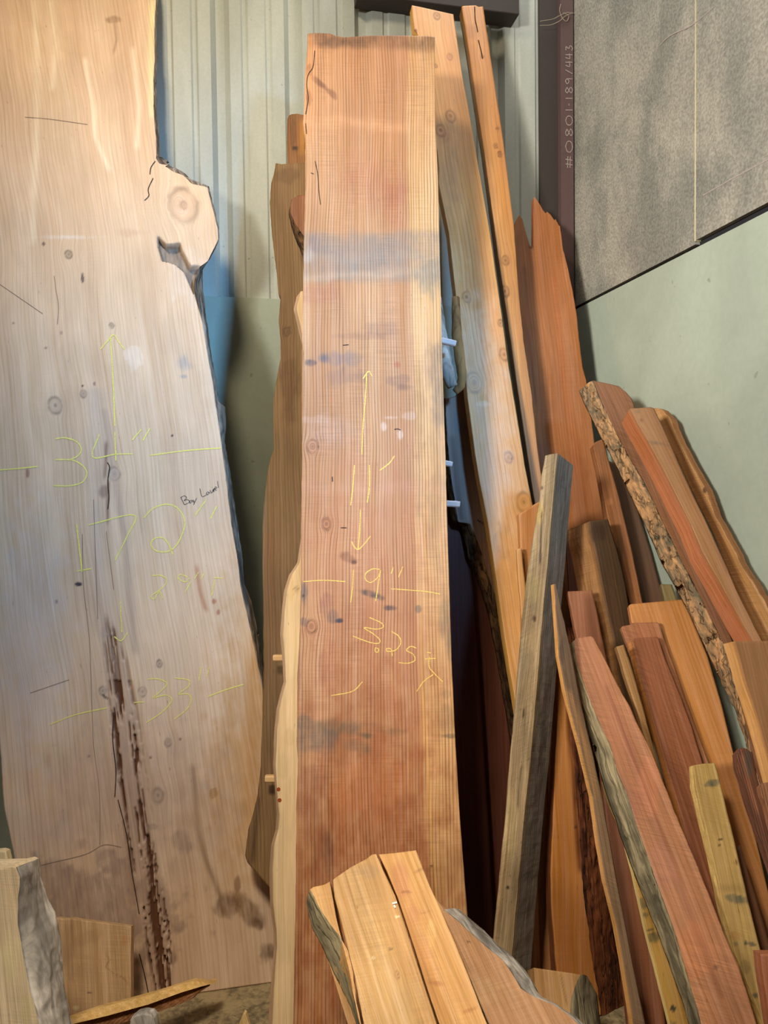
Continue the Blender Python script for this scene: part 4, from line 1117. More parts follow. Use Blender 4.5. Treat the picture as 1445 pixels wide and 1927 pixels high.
B = Board('weathered_post', 'weathered square grey and yellowish post leaning back in the middle of the pile', 'post', (1050, 854), 2.44, (972, 1700), 1.96, R(-38), parts=False)
B.build([(1026, 856), (1018, 900), (1014, 950), (1005, 1000), (994, 1063), (983, 1157), (974, 1260), (968, 1333), (957, 1450), (948, 1560), (936, 1680), (926, 1784), (915, 1880)],
        [(1049, 853), (1044, 900), (1040, 945), (1032, 1040), (1021, 1157), (1009, 1306), (998, 1430), (988, 1520), (979, 1620), (967, 1750), (960, 1840)],
        (1063, 1060, 'r'), M['weathered'], (180, 150, 110), (150, 124, 90), top=[(1024, 858), (1035, 855), (1049, 853)], cell=0.0045, rl=0.002, rr=0.0015, side_rough=0.0015, sidecol=(142, 130, 114), streak=0.6,
        feats=[('s', 1016, 960, 6, 30, (196, 160, 86), .6, .2), ('s', 1002, 1100, 16, 30, (186, 160, 100), .4), ('l', [(1019, 960), (1018, 1000), (1016, 1060)], 1.8, (50, 34, 24), .9), ('s', 1005, 1165, 4, 7, (60, 40, 30), .8), ('s', 998, 1040, 12, 60, (140, 120, 86), .4), ('s', 1020, 918, 3, 5, (60, 40, 30), .7),
               ('s', 985, 1342, 2, 8, (50, 34, 24), .9), ('l', [(981, 1440), (976, 1480), (974, 1520)], 1.8, (50, 34, 24), .8), ('s', 985, 1240, 20, 40, (120, 102, 78), .5), ('s', 960, 1560, 16, 60, (170, 146, 96), .4), ('s', 950, 1740, 18, 60, (130, 108, 70), .4), ('s', 955, 1670, 2.5, 3, (40, 30, 22), .9)])

B = Board('orange_redwood_board', 'wide orange redwood board with stringy dark bark down its right edge', 'board', (1060, 1180), 2.46, (1080, 1700), 2.16, R(14))
B.build([(1054, 1180), (1052, 1280), (1047, 1400), (1042, 1515), (1036, 1640), (1037, 1700), (1045, 1800), (1050, 1860)], [(1062, 1180), (1068, 1290), (1074, 1400), (1080, 1440), (1084, 1500), (1090, 1560), (1094, 1640), (1098, 1690), (1104, 1730), (1112, 1790), (1122, 1850), (1130, 1900)],
        (1030, 1560, 'l'), M['redwood_smooth'], (206, 128, 66), (186, 108, 52), cell=0.006, rr=0.004, sidecol=(120, 70, 42), Rb=[(1080, 1180), (1095, 1290), (1110, 1400), (1130, 1500), (1140, 1640), (1160, 1790), (1190, 1900)],
        right_part=('bark', M['bark_red'], 0.006, 0.008, 'stringy dark red-brown bark'),
        feats=[('l', [(1066, 1290), (1072, 1390), (1078, 1450), (1084, 1540), (1092, 1640)], 5, (100, 50, 26), .8), ('s', 1083, 1556, 3, 3, (60, 30, 20), .8)])

B = Board('pointed_board', 'pointed board with a bright yellow edge, its tip over the weathered post', 'board', (1044, 1099), 2.20, (1150, 1700), 1.78, R(24))
B.build([(1043, 1099), (1047, 1160), (1052, 1235), (1064, 1300), (1085, 1380), (1096, 1420), (1115, 1500), (1128, 1590), (1140, 1660), (1160, 1740), (1176, 1830), (1192, 1927), (1200, 1990)],
        [(1046, 1099), (1060, 1163), (1074, 1223), (1093, 1324), (1110, 1397), (1130, 1484), (1145, 1570), (1163, 1666), (1189, 1806), (1214, 1927), (1226, 1990)],
        (1119, 1580, 'l'), M['redwood'], (150, 112, 84), (116, 86, 68), cell=0.005, rl=0.0015, rr=0.002, sidecol=(206, 150, 88), streak=0.8,
        feats=[('s', 1056, 1230, 8, 30, (84, 70, 60), .7, .2), ('s', 1060, 1290, 8, 30, (96, 76, 62), .5), ('s', 1116, 1486, 12, 18, (84, 78, 64), .6), ('s', 1112, 1510, 4, 12, (176, 150, 110), .5), ('l', [(1070, 1300), (1100, 1400), (1122, 1500)], 5, (190, 138, 90), .5)])

# boards behind, centre right
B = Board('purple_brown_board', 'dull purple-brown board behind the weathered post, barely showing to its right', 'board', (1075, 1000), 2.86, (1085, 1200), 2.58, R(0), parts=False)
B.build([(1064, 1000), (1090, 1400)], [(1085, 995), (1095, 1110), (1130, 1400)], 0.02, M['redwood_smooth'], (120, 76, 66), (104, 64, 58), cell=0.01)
B = Board('square_topped_redwood_board', 'small square-topped dark redwood board just right of the weathered post', 'board', (1090, 1112), 2.46, (1110, 1300), 1.93, R(0), parts=False)
B.build([(1068, 1113), (1090, 1229), (1125, 1400)], [(1114, 1111), (1124, 1156), (1138, 1229), (1165, 1330), (1190, 1420)], 0.022, M['redwood_smooth'], (160, 96, 66), (146, 84, 58), cell=0.008)
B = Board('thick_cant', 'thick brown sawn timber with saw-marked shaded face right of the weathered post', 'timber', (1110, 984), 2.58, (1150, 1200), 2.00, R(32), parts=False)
B.build([(1109, 982), (1111, 1000), (1120, 1030), (1130, 1083), (1142, 1140), (1155, 1198), (1164, 1260), (1190, 1380)], [(1144, 977), (1152, 1005), (1160, 1030), (1170, 1070), (1177, 1100), (1183, 1139), (1195, 1200), (1225, 1380)],
        (1085, 1100, 'l'), M['redwood'], (110, 76, 50), (92, 62, 42), top=[(1109, 981), (1125, 979), (1144, 977)], cell=0.006, rl=0.002, sidecol=(158, 112, 68), side_rough=0.004,  # face colour darkened as painted shade, side colour kept as lit
        feats=[('s', 1125, 1000, 16, 18, (70, 46, 36), .5)])
B = Board('narrow_redwood_board', 'narrow reddish board with a rounded top under the bark-edged slab', 'board', (1125, 832), 2.92, (1176, 1090), 1.94, R(10), parts=False)
B.build([(1116, 838), (1120, 858), (1127, 885), (1135, 930), (1143, 973), (1163, 1045), (1183, 1128), (1210, 1230)], [(1134, 826), (1145, 866), (1164, 933), (1177, 985), (1190, 1040), (1208, 1131), (1235, 1230)], 0.03, M['redwood'], (176, 106, 64), (140, 84, 52),
        top=[(1116, 838), (1120, 832), (1134, 826)], cell=0.006, rr=0.0015, feats=[('s', 1165, 1040, 8, 40, (110, 84, 54), .6), ('s', 1148, 945, 8, 10, (200, 130, 84), .4)])
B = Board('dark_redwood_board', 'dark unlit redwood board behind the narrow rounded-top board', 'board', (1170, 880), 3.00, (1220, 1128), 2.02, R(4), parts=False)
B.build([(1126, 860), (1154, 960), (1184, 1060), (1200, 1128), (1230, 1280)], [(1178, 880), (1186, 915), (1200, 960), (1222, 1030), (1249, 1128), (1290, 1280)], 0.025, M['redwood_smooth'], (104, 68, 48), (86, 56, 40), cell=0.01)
B = Board('green_tinged_offcut', 'little greenish-brown offcut top peeping out behind the wide orange plank', 'board', (1255, 1099), 2.54, (1275, 1160), 1.95, R(0), parts=False)
B.build([(1243, 1099), (1250, 1130), (1270, 1200)], [(1264, 1100), (1275, 1129), (1296, 1200)], 0.02, M['redwood_smooth'], (136, 110, 66), (116, 92, 58), cell=0.008)

B = Board('wide_orange_plank', 'smooth wide orange redwood plank with a square top in the right-hand pile', 'plank', (1230, 1134), 2.47, (1330, 1440), 1.76, R(2), parts=False)
B.build([(1183, 1140), (1188, 1170), (1210, 1230), (1250, 1330), (1290, 1440), (1340, 1600)], [(1284, 1128), (1298, 1156), (1331, 1235), (1357, 1324), (1390, 1460), (1413, 1540), (1448, 1690), (1480, 1830)], 0.022, M['redwood_smooth'], (214, 138, 80), (196, 122, 66),
        top=[(1183, 1140), (1186, 1137), (1284, 1128)], cell=0.006, rl=0.0006, rr=0.0006, sidecol=(196, 122, 72))

B = Board('plank_behind', 'redwood plank with a blunt top, tucked just behind the reddish-brown plank', 'plank', (1205, 1173), 2.40, (1300, 1430), 1.74, R(4), parts=False)
B.build([(1168, 1182), (1190, 1240), (1220, 1330), (1260, 1460)], [(1240, 1172), (1250, 1205), (1281, 1290), (1320, 1400), (1340, 1450), (1380, 1580)], 0.016, M['redwood'], (184, 116, 80), (168, 100, 66), top=[(1168, 1182), (1170, 1179), (1188, 1175), (1190, 1172), (1237, 1171), (1240, 1173)], cell=0.006)

B = Board('reddish_plank', 'reddish-brown sawn plank with rounded top corners in the middle of the right-hand pile', 'plank', (1215, 1202), 2.32, (1290, 1430), 1.70, R(22), parts=False)
B.build([(1190, 1206), (1200, 1250), (1218, 1320), (1238, 1390), (1259, 1460), (1280, 1530), (1310, 1640), (1340, 1740)], [(1239, 1199), (1252, 1240), (1281, 1310), (1303, 1370), (1323, 1437), (1345, 1510), (1370, 1600), (1400, 1740)], (1187, 1240, 'l'), M['redwood'], (176, 104, 72), (156, 90, 62),
        top=[(1190, 1206), (1193, 1201), (1236, 1198), (1240, 1203)], cell=0.006, sidecol=(190, 124, 66), side_rough=0.001, streak=0.6)
B = Board('leaning_strip', 'narrow brown strip against the left edge of the reddish-brown plank', 'board', (1168, 1214), 2.20, (1225, 1400), 1.66, R(5), parts=False)
B.build([(1160, 1217), (1175, 1270), (1197, 1336), (1220, 1410), (1250, 1500)], [(1174, 1213), (1190, 1262), (1208, 1325), (1236, 1431), (1270, 1540)], 0.02, M['redwood'], (168, 116, 66), (140, 94, 56), cell=0.006)

B = Board('yellow_edged_board', 'yellow-ochre board with grey-green blotches behind the wane-edged plank', 'board', (1150, 1468), 2.14, (1232, 1800), 1.72, R(16), parts=False)
B.build([(1136, 1470), (1146, 1505), (1170, 1560), (1192, 1640), (1214, 1740), (1240, 1840), (1262, 1927), (1280, 2000)], [(1150, 1466), (1200, 1600), (1260, 1800), (1300, 1927), (1320, 2000)], (1163, 1557, 'l'), M['beam'], (196, 150, 76), (176, 128, 58), cell=0.005, rl=0.001, sidecol=(220, 190, 120), side_rough=0.001,
        feats=[('s', 1170, 1550, 8, 8, (84, 80, 60), .9, .6), ('s', 1180, 1600, 9, 18, (80, 80, 62), .9, .6), ('s', 1188, 1637, 9, 6, (74, 78, 60), .95, .7), ('s', 1193, 1647, 8, 2, (84, 80, 60), .8), ('s', 1209, 1700, 11, 9, (96, 92, 66), .9, .6), ('s', 1214, 1722, 10, 6, (84, 82, 62), .8, .5),
               ('s', 1228, 1764, 14, 10, (90, 86, 60), .9, .6), ('s', 1222, 1750, 9, 3, (84, 80, 60), .8), ('s', 1266, 1898, 5, 5, (64, 60, 50), .95, .7), ('s', 1255, 1925, 26, 4, (96, 90, 60), .7)])

B = Board('wane_edged_plank', 'big reddish plank with a grey-green bark wane down its left edge', 'plank', (1100, 1199), 2.22, (1300, 1700), 1.42, R(-6))
B.build([(1080, 1204), (1084, 1245), (1107, 1310), (1124, 1352), (1147, 1400), (1163, 1455), (1180, 1492), (1208, 1582), (1225, 1630), (1242, 1675), (1273, 1764), (1301, 1862), (1314, 1905), (1335, 1990)],
        [(1116, 1199), (1135, 1235), (1169, 1302), (1185, 1330), (1197, 1358), (1225, 1414), (1255, 1490), (1281, 1557), (1312, 1630), (1337, 1692), (1362, 1755), (1388, 1815), (1424, 1927), (1440, 1990)],
        0.055, M['redwood'], (180, 114, 76), (156, 90, 60), top=[(1080, 1206), (1083, 1201), (1112, 1197), (1118, 1202)], cell=0.0045, rl=0.002, rr=0.002, streak=0.7, sidecol=(150, 90, 60), side_rough=0.002,
        Lb=[(1067, 1204), (1070, 1245), (1086, 1310), (1100, 1352), (1114, 1400), (1128, 1455), (1140, 1492), (1170, 1582), (1188, 1630), (1205, 1675), (1240, 1764), (1275, 1862), (1290, 1905), (1310, 1990)],
        left_part=('wane', M['bark_grey'], 0.003, 0.005, 'grey-green weathered bark wane'),
        feats=[('l', [(1140, 1290), (1190, 1420), (1240, 1560), (1300, 1720), (1360, 1880)], 5, (126, 66, 46), .45), ('s', 1180, 1540, 30, 60, (146, 84, 76), .4, .1), ('s', 1220, 1480, 30, 60, (196, 120, 84), .4), ('s', 1346, 1820, 6, 4, (100, 60, 46), .6), ('s', 1345, 1849, 3, 2.5, (110, 40, 20), .8),
               ('s', 1310, 1780, 40, 60, (196, 116, 70), .4), ('s', 1245, 1640, 30, 50, (176, 116, 92), .4)])

B = Board('blotched_yellow_post', 'yellowish square stub with grey-green blotches in the lower right of the pile', 'post', (1325, 1440), 2.03, (1400, 1800), 1.50, R(8), parts=False)
B.build([(1305, 1440), (1308, 1480), (1326, 1557), (1340, 1610), (1352, 1669), (1368, 1740), (1385, 1800), (1410, 1860), (1432, 1916), (1450, 1980)], [(1345, 1436), (1351, 1456), (1365, 1515), (1382, 1582), (1404, 1680), (1432, 1792), (1455, 1880), (1480, 1980)],
        (1318, 1568, 'l'), M['beam'], (196, 162, 100), (180, 144, 84), top=[(1305, 1440), (1325, 1437), (1345, 1436)], cell=0.0045, rl=0.002, rr=0.001, sidecol=(210, 172, 104), side_rough=0.003,
        feats=[('s', 1340, 1474, 19, 10, (98, 94, 74), .95, .75, -12), ('s', 1383, 1691, 28, 9, (104, 100, 78), .95, .75, 8), ('s', 1300, 1460, 5, 6, (90, 86, 70), .8), ('s', 1356, 1579, 4, 1.6, (60, 44, 30), .9), ('s', 1353, 1590, 4, 3, (80, 50, 40), .8), ('s', 1386, 1622, 2.5, 8, (100, 50, 24), .8, .3, -15),
               ('b', 1668, 1676, (110, 84, 50), .5), ('s', 1412, 1776, 10, 3.5, (84, 84, 70), .95, .6, 12), ('s', 1403, 1774, 4, 6, (84, 84, 70), .9), ('s', 1384, 1776, 6, 5, (120, 110, 80), .6), ('s', 1433, 1839, 5, 6, (84, 84, 74), .9), ('s', 1421, 1873, 6, 4, (90, 80, 66), .8), ('s', 1386, 1760, 14, 12, (170, 116, 60), .5), ('s', 1400, 1820, 12, 12, (120, 100, 60), .5)])

# big slab ends on the right, against the green wall
B = Board('far_right_slab', 'pale-edged rough board nearest the green wall, rightmost in the pile', 'board', (1250, 775), 2.62, (1420, 1110), 1.16, R(-60), parts=False)
B.build([(1230, 772), (1262, 840), (1300, 920), (1345, 1010), (1372, 1080), (1400, 1150), (1440, 1260), (1480, 1400)], [(1245, 772), (1260, 786), (1273, 821), (1297, 866), (1326, 920), (1348, 976), (1372, 1018), (1393, 1060), (1420, 1100), (1445, 1145), (1500, 1240)], 0.03, M['redwood'], (196, 140, 88), (176, 118, 70),
        top=[(1228, 768), (1238, 768), (1248, 772), (1256, 784)], cell=0.006, rl=0.002, rr=0.005, sidecol=(150, 100, 60), streak=0.6,
        feats=[('l', [(1236, 780), (1262, 840), (1300, 930)], 7, (206, 156, 98), .7), ('l', [(1372, 1090), (1400, 1160), (1430, 1230)], 5, (220, 180, 110), .6), ('s', 1326, 922, 4, 6, (60, 40, 30), .8)])
B = Board('two_tone_board', 'long board with an orange left edge and brown face, right of the bark-edged slab', 'board', (1205, 770), 2.47, (1390, 1160), 1.20, R(10), parts=False)
B.build([(1185, 769), (1200, 797), (1217, 826), (1246, 880), (1273, 933), (1300, 986), (1320, 1036), (1340, 1070), (1360, 1106), (1388, 1156), (1416, 1204), (1450, 1280)], [(1230, 767), (1244, 797), (1257, 826), (1286, 893), (1326, 976), (1345, 1018), (1364, 1060), (1385, 1110), (1410, 1160), (1445, 1230), (1480, 1300)],
        (1193, 840, 'l'), M['redwood_smooth'], (168, 112, 74), (150, 96, 62), top=[(1185, 769), (1200, 768), (1225, 766), (1231, 769)], cell=0.006, sidecol=(184, 112, 72),
        feats=[('k', 1207, 791, 2.5, (80, 50, 44)), ('s', 1235, 834, 20, 4, (112, 92, 74), .6, .3, 10), ('s', 1200, 775, 8, 3, (110, 96, 80), .5), ('l', [(1270, 850), (1300, 920), (1340, 1000), (1370, 1080)], 4, (120, 76, 48), .5)])
B = Board('bark_edged_slab', 'long slab with thick flaky tan bark down its left edge, leaning into the corner', 'wood slab', (1150, 722), 2.74, (1340, 1160), 1.60, R(18))
B.build([(1116, 715), (1132, 757), (1153, 800), (1180, 853), (1209, 901), (1231, 946), (1252, 992), (1266, 1020), (1284, 1060), (1298, 1083), (1329, 1145), (1346, 1180), (1362, 1212), (1376, 1263), (1390, 1310), (1402, 1361), (1420, 1440), (1450, 1540)],
        [(1170, 729), (1190, 752), (1200, 790), (1215, 830), (1240, 900), (1280, 990), (1310, 1060), (1345, 1130), (1375, 1200), (1410, 1300), (1440, 1400), (1490, 1540)],
        0.06, M['redwood'], (160, 100, 68), (136, 84, 58), top=[(1116, 716), (1145, 722), (1165, 727), (1180, 740), (1192, 757)], cell=0.006, rl=0.001, streak=0.7,
        Lb=[(1089, 735), (1100, 762), (1116, 794), (1132, 826), (1161, 880), (1180, 922), (1199, 960), (1215, 992), (1232, 1030), (1244, 1060), (1259, 1085), (1278, 1120), (1300, 1160), (1320, 1205), (1343, 1255), (1368, 1303), (1388, 1345), (1402, 1385), (1418, 1440), (1445, 1540)],
        left_part=('bark', M['bark_tan'], 0.003, 0.011, 'thick flaky tan bark'))
B = Board('large_brown_block', 'broad smooth brown board with a yellow-streaked left edge at the right border of the photo', 'board', (1400, 1207), 1.90, (1450, 1400), 1.40, R(24), parts=False)
B.build([(1380, 1207), (1392, 1245), (1402, 1282), (1416, 1325), (1430, 1370), (1444, 1420), (1470, 1520)], [(1462, 1206), (1480, 1300), (1500, 1400), (1540, 1520)], (1383, 1290, 'l'), M['redwood_smooth'], (176, 118, 78), (160, 104, 66), top=[(1380, 1207), (1462, 1206)], cell=0.006, sidecol=(196, 142, 84), side_rough=0.001)
B = Board('broken_dark_stick', 'short dark broken board with a grey rounded tip at the lower right border', 'board', (1400, 1410), 1.82, (1425, 1500), 1.36, R(10), parts=False)
B.build([(1386, 1420), (1388, 1442), (1402, 1490), (1418, 1540), (1436, 1590), (1460, 1660)], [(1415, 1416), (1420, 1440), (1426, 1470), (1434, 1510), (1450, 1560), (1480, 1640)], 0.02, M['splinter'], (130, 80, 54), (96, 60, 44), top=[(1386, 1420), (1391, 1413), (1397, 1407), (1405, 1409), (1412, 1415)], cell=0.004, rl=0.003, rr=0.003,
        feats=[('s', 1408, 1440, 8, 26, (84, 74, 64), .7), ('l', [(1395, 1420), (1410, 1480), (1425, 1530)], 3, (170, 106, 70), .6)])
B = Board('broken_chunk', 'small splintered brown chunk at the right border beside the dark broken board', 'board', (1440, 1474), 1.70, (1450, 1520), 1.24, R(0), parts=False)
B.build([(1431, 1480), (1434, 1500), (1442, 1518), (1452, 1560)], [(1480, 1470), (1500, 1560)], 0.02, M['splinter'], (166, 112, 76), (130, 84, 56), top=[(1431, 1481), (1436, 1474), (1445, 1472), (1480, 1468)], cell=0.004, rl=0.003)
B = Board('corner_redwood_block', 'reddish sawn block end at the bottom right corner of the photo', 'board', (1450, 1795), 1.46, (1462, 1927), 1.22, R(0), parts=False)
B.build([(1430, 1795), (1437, 1850), (1446, 1900), (1456, 1960)], [(1500, 1795), (1520, 1960)], 0.03, M['redwood'], (170, 98, 66), (150, 84, 56), cell=0.006)
B = Board('thin_shadowed_lath', 'thin dark lath between the blotched stub and the wide orange plank', 'board', (1410, 1640), 1.96, (1440, 1760), 1.64, R(0), parts=False)
B.build([(1385, 1600), (1400, 1680), (1432, 1800), (1460, 1900)], [(1392, 1590), (1420, 1680), (1445, 1765), (1490, 1900)], 0.012, M['redwood_smooth'], (130, 82, 52), (110, 68, 44), cell=0.008)

# ------------------------------------------------------------------ foreground pieces
B = Board('sawn_log_offcut', 'sawn offcut with a greenish bark side, left of the two foreground timbers', 'offcut', (708, 1607), 1.76, (825, 1930), 0.76, R(12))
B.build([(583, 1674), (592, 1690), (606, 1715), (622, 1740), (640, 1762), (655, 1790), (664, 1830), (670, 1880), (678, 1927), (690, 2010)], [(620, 1656), (626, 1690), (636, 1740), (648, 1790), (662, 1850), (672, 1905), (680, 1940), (694, 2010)], 0.085, M['beam'], (206, 160, 104), (186, 136, 82),
        top=[(583, 1674), (590, 1669), (610, 1665), (622, 1658)], cell=0.004, rl=0.003, Lb=[(578, 1690), (579, 1715), (586, 1742), (602, 1775), (618, 1810), (640, 1855), (656, 1890), (676, 1935), (700, 2010)],
        left_part=('bark', M['bark_grey'], 0.003, 0.004, 'green-grey bark side'))
B = Board('left_foreground_cant', 'thick squared timber in the foreground, left of the pair, slanting top end', 'timber', (708, 1607), 1.76, (825, 1930), 0.76, R(12))
B.build([(627, 1656), (630, 1690), (636, 1713), (646, 1750), (656, 1789), (666, 1830), (674, 1870), (684, 1927), (700, 2010)], [(708, 1608), (722, 1640), (743, 1685), (763, 1745), (786, 1817), (804, 1872), (822, 1927), (852, 2010)],
        0.07, M['beam'], (210, 168, 114), (188, 142, 90), top=[(626, 1656), (632, 1651), (660, 1632), (690, 1616), (700, 1608), (708, 1607)], cell=0.0035, rl=0.0015, rr=0.0005, body='timber_body', side_rough=0.001, sidecol=(190, 130, 76),
        feats=[('s', 735, 1786, 5, 3, (86, 60, 56), .8), ('k', 748, 1834, 4.5, (170, 116, 84)), ('s', 690, 1640, 30, 14, (160, 130, 98), .4), ('s', 702, 1803, 4, 2.5, (240, 220, 180), .8), ('s', 716, 1770, 30, 60, (196, 152, 96), .4), ('s', 748, 1725, 6, 3, (240, 216, 170), .8), ('s', 672, 1707, 3, 3, (130, 90, 60), .7),
               ('s', 650, 1680, 12, 40, (196, 142, 92), .4), ('s', 770, 1870, 30, 40, (200, 160, 110), .4)])
B.strokes('splinter', M['sticker_pale'], [[(738, 1700), (747, 1698)], [(741, 1703), (744, 1708)]], 0.004, 'pale torn splinter', 0.003)
B = Board('right_foreground_cant', 'thick squared timber in the foreground, right of the pair, square top end', 'timber', (708, 1607), 1.76, (825, 1930), 0.76, R(12), parts=False)
B.build([(713, 1609), (728, 1640), (748, 1688), (768, 1748), (791, 1820), (809, 1876), (828, 1930), (858, 2010)], [(783, 1600), (794, 1630), (808, 1665), (831, 1716), (852, 1765), (872, 1813), (895, 1872), (916, 1927), (945, 2010)],
        0.075, M['beam'], (214, 166, 104), (186, 130, 78), top=[(712, 1608), (745, 1605), (783, 1600)], cell=0.0035, rl=0.0008, rr=0.001, sidecol=(196, 140, 84),
        feats=[('s', 755, 1660, 18, 40, (186, 122, 84), .6, .2), ('s', 765, 1679, 10, 3, (130, 80, 56), .6), ('s', 790, 1637, 12, 3, (140, 86, 50), .55, .2, -25), ('s', 778, 1722, 14, 24, (186, 124, 84), .5), ('s', 800, 1717, 16, 3, (160, 104, 66), .5, .2, -15), ('s', 820, 1850, 16, 6, (150, 84, 50), .65, .2, 10),
               ('s', 800, 1790, 14, 30, (200, 140, 90), .4), ('s', 885, 1900, 18, 4, (156, 92, 52), .6, .2, -20), ('s', 812, 1760, 10, 40, (226, 180, 116), .5)])

B = Board('curved_offcut', 'curved pale offcut lying under the right foreground cant with a grey bark underside', 'offcut', (850, 1715), 1.98, (950, 1927), 1.10, R(8))
B.build([(820, 1690), (850, 1760), (880, 1830), (900, 1880), (920, 1927), (950, 2000)], [(835, 1712), (860, 1732), (890, 1760), (925, 1790), (945, 1806), (962, 1830), (980, 1860), (1005, 1876), (1040, 1890), (1070, 1910), (1090, 1930), (1150, 2000)],
        0.05, M['beam'], (196, 150, 110), (176, 128, 88), top=[(820, 1690), (835, 1712)], cell=0.005, rr=0.001,
        Rb=[(850, 1700), (880, 1725), (915, 1755), (945, 1786), (970, 1806), (990, 1828), (1006, 1855), (1020, 1880), (1050, 1896), (1078, 1915), (1100, 1935), (1160, 2005)],
        right_part=('bark', M['bark_pale'], 0.006, 0.004, 'pale grey bark underside'), feats=[('s', 881, 1772, 4, 2, (70, 50, 50), .7), ('s', 900, 1860, 40, 30, (206, 166, 120), .4)])

B = Board('bark_sided_log_end', 'short split log with yellowish sawn top and dark grey bark end', 'log', (1050, 1823), 1.99, (1064, 1927), 1.76, R(6))
B.build([(1004, 1822), (1010, 1900), (1020, 1990)], [(1093, 1833), (1084, 1850), (1074, 1880), (1072, 1930), (1090, 1990)], 0.06, M['beam'], (190, 146, 94), (170, 124, 76), top=[(1003, 1821), (1010, 1822), (1060, 1829), (1094, 1834)], cell=0.005, body='log_body',
        Rb=[(1098, 1836), (1112, 1850), (1124, 1872), (1130, 1930), (1140, 1990)], right_part=('bark', M['bark_grey'], 0.010, 0.004, 'dark grey-green bark'),
        feats=[('l', [(1055, 1835), (1060, 1860), (1066, 1890)], 1.6, (110, 80, 56), .7), ('s', 1020, 1900, 30, 30, (140, 104, 84), .4)])

B = Board('pale_log_offcut', 'pale weathered sawn log piece at the bottom left corner, grey bark at right', 'log', (30, 1640), 1.56, (60, 1927), 1.30, R(-8))
B.build([(-80, 1630), (-80, 2000)], [(30, 1632), (38, 1650), (33, 1690), (34, 1740), (40, 1780), (50, 1830), (58, 1870), (68, 1905), (74, 1927), (90, 2000)], 0.12, M['beam'], (232, 208, 170), (212, 184, 146), top=[(-80, 1640), (0, 1634), (22, 1629), (30, 1632), (37, 1644)], cell=0.005, rr=0.003, body='log_body',
        Rb=[(76, 1650), (84, 1672), (90, 1690), (104, 1715), (110, 1740), (115, 1780), (118, 1830), (120, 1853), (126, 1880), (134, 1920), (145, 2000)], right_part=('bark', M['bark_pale'], 0.010, 0.005, 'grey-brown bark side'),
        feats=[('s', 20, 1800, 20, 60, (226, 206, 150), .5), ('s', 50, 1900, 12, 30, (210, 190, 130), .5), ('s', 20, 1700, 14, 30, (210, 180, 140), .4)])
B = Board('pale_splinter_tip', 'tiny pale wood tip showing above the weathered log piece at the left border', 'offcut', (6, 1602), 1.74, (10, 1700), 1.60, R(0), parts=False)
B.build([(-40, 1602), (-40, 1900)], [(11, 1602), (15, 1620), (18, 1645), (24, 1900)], 0.02, M['beam'], (206, 186, 150), (190, 166, 126), top=[(-40, 1604), (4, 1600), (11, 1603)], cell=0.006)
B = Board('stained_plank_end', 'short plank end with a wavy water stain beside the grey bark log at bottom left', 'plank', (180, 1736), 2.16, (190, 1900), 2.02, R(6), parts=False)
B.build([(104, 1727), (108, 1800), (120, 1900)], [(247, 1742), (246, 1800), (246, 1880), (246, 1960)], 0.03, M['beam'], (206, 168, 122), (190, 148, 104), top=[(104, 1727), (120, 1729), (135, 1728), (150, 1731), (246, 1743)], cell=0.004, rr=0.0008,
        feats=[('s', 165, 1765, 34, 14, (150, 112, 74), .35, .2, -25), ('s', 128, 1780, 16, 60, (140, 106, 76), .5, .2), ('s', 168, 1868, 5, 2.5, (100, 66, 60), .8), ('s', 142, 1896, 6, 4, (226, 200, 150), .6), ('s', 235, 1770, 10, 14, (190, 120, 76), .4),
               ('l', [(200, 1796), (206, 1806), (199, 1820), (214, 1832), (232, 1840), (240, 1850)], 1.6, (150, 104, 66), .7)])


# splintered stick pointing right, low at the left: a torn wedge with a light sawn top and a ridged underside
st = bpy.data.objects.new('splintered_stick', None); COL.objects.link(st); st['kind'] = 'thing'
prop(st, 'splintered board end with a bright sawn edge pointing right across the bottom left', 'offcut')
tipY, nearY = 2.16, 1.72


def wedge(nm, up, lo, ya, yb, th, c1, c2, mt):
    nu = 60; nw = 8
    up = np.array(up, float); lo = np.array(lo, float)
    V = []
    for back in (0, 1):
        for i in range(nu + 1):
            u = -60 + (up[-1, 0] + 60) * i / nu
            a = np.interp(u, up[:, 0], up[:, 1]); b = np.interp(u, lo[:, 0], lo[:, 1])
            Y = np.interp(u, [-60, 403], [ya, yb])
            for j in range(nw + 1):
                P = at(u, a + (b - a) * j / nw, Y - 0.02 * j / nw)
                V.append(P + np.array([0.0, th * back, -0.012 * back]))
    m_ = nw + 1; n = (nu + 1) * m_
    Fc = [(i * m_ + j, i * m_ + j + 1, (i + 1) * m_ + j + 1, (i + 1) * m_ + j) for i in range(nu) for j in range(nw)]
    Fc += [tuple(n + k for k in f[::-1]) for f in Fc]
    for i in range(nu):
        for j in (0, nw):
            a = i * m_ + j; b = (i + 1) * m_ + j
            Fc.append((a, b, n + b, n + a) if j == 0 else (a, n + a, n + b, b))
    for i in (0, nu):
        for j in range(nw):
            a = i * m_ + j; b = a + 1
            Fc.append((a, n + a, n + b, b) if i == 0 else (a, b, n + b, n + a))
    o = mesh_obj(nm, V, Fc, mt, st)
    VV = np.array(V)
    t = fbm(VV[:, 0] * 5, VV[:, 2] * 200, 77, 3)[:, None]
    set_attrs(o.data, lin(c1) * (1 - t) + lin(c2) * t, VV[:, 2] * 1.0 + VV[:, 0] * -0.25)
    return o


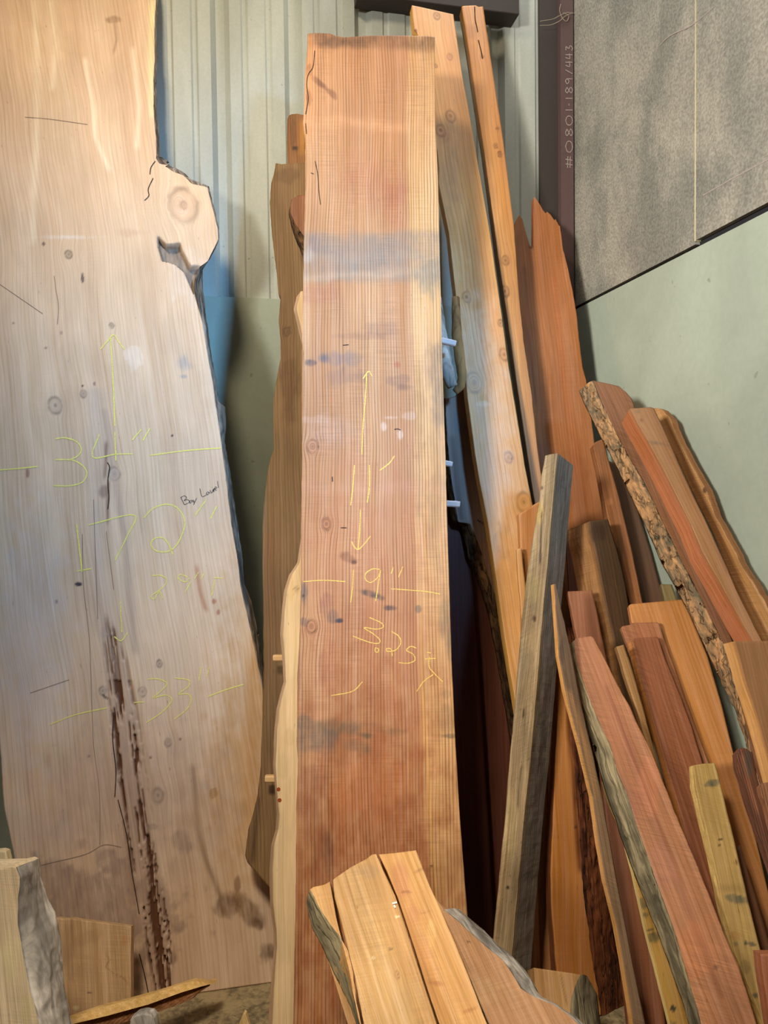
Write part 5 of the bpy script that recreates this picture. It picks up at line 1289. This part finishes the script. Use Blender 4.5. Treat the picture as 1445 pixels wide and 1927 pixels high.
wedge('sawn_edge', [(-60, 1985), (137, 1913), (180, 1898), (250, 1880), (300, 1866), (345, 1851), (370, 1844), (374, 1849), (385, 1847), (388, 1850), (403, 1846)],
      [(-60, 2030), (137, 1927), (200, 1912), (280, 1890), (340, 1868), (380, 1856), (392, 1853), (403, 1850)], nearY, tipY, 0.03, (232, 190, 120), (214, 166, 98), M['beam'])
wedge('torn_side', [(-60, 2030), (137, 1927), (200, 1912), (280, 1890), (340, 1868), (380, 1856), (392, 1853)],
      [(-60, 2080), (137, 1950), (200, 1934), (280, 1910), (330, 1893), (360, 1880), (372, 1868), (392, 1856)], nearY, tipY, 0.02, (150, 98, 56), (120, 76, 44), M['splinter'])

# scraps at the very bottom
B = Board('pale_wood_chip', 'small pale pointed wood chip at the bottom edge right of the splintered board', 'offcut', (459, 1906), 1.86, (462, 1980), 1.80, R(0), parts=False)
B.build([(455, 1912), (447, 1935), (440, 2000)], [(462, 1906), (470, 1935), (480, 2000)], 0.015, M['beam'], (214, 184, 130), (196, 160, 104), top=[(455, 1913), (459, 1905), (463, 1908)], cell=0.004)
B = Board('grey_bark_scrap', 'small grey bark scrap at the bottom edge below the splintered board tip', 'offcut', (268, 1908), 1.80, (270, 1980), 1.74, R(0), parts=False)
B.build([(246, 1916), (240, 1990)], [(290, 1914), (300, 1990)], 0.03, M['bark_pale'], (150, 140, 130), (130, 120, 110), top=[(246, 1918), (256, 1910), (270, 1907), (284, 1909), (291, 1918)], cell=0.005, rl=0.002)

# cobweb strands at the column and shavings on the seam
wb_ = bpy.data.objects.new('cobweb', None); COL.objects.link(wb_); wb_['kind'] = 'thing'
prop(wb_, 'dusty cobweb strands strung across the top of the corner column', 'cobweb')
for pts in ([(1016, 40), (1040, 36), (1052, 30), (1066, 24), (1080, 25)], [(1016, 48), (1036, 47), (1052, 40), (1064, 30), (1078, 24)], [(1055, 8), (1053, 20), (1058, 34), (1066, 40), (1070, 30), (1060, 24)]):
    pp = spline([hit(u, v, wp(0, 0.06, 0), NW) for u, v in pts], 6)
    tube('strand', pp, [0.0016] * len(pp), M['web'], wb_, 6)
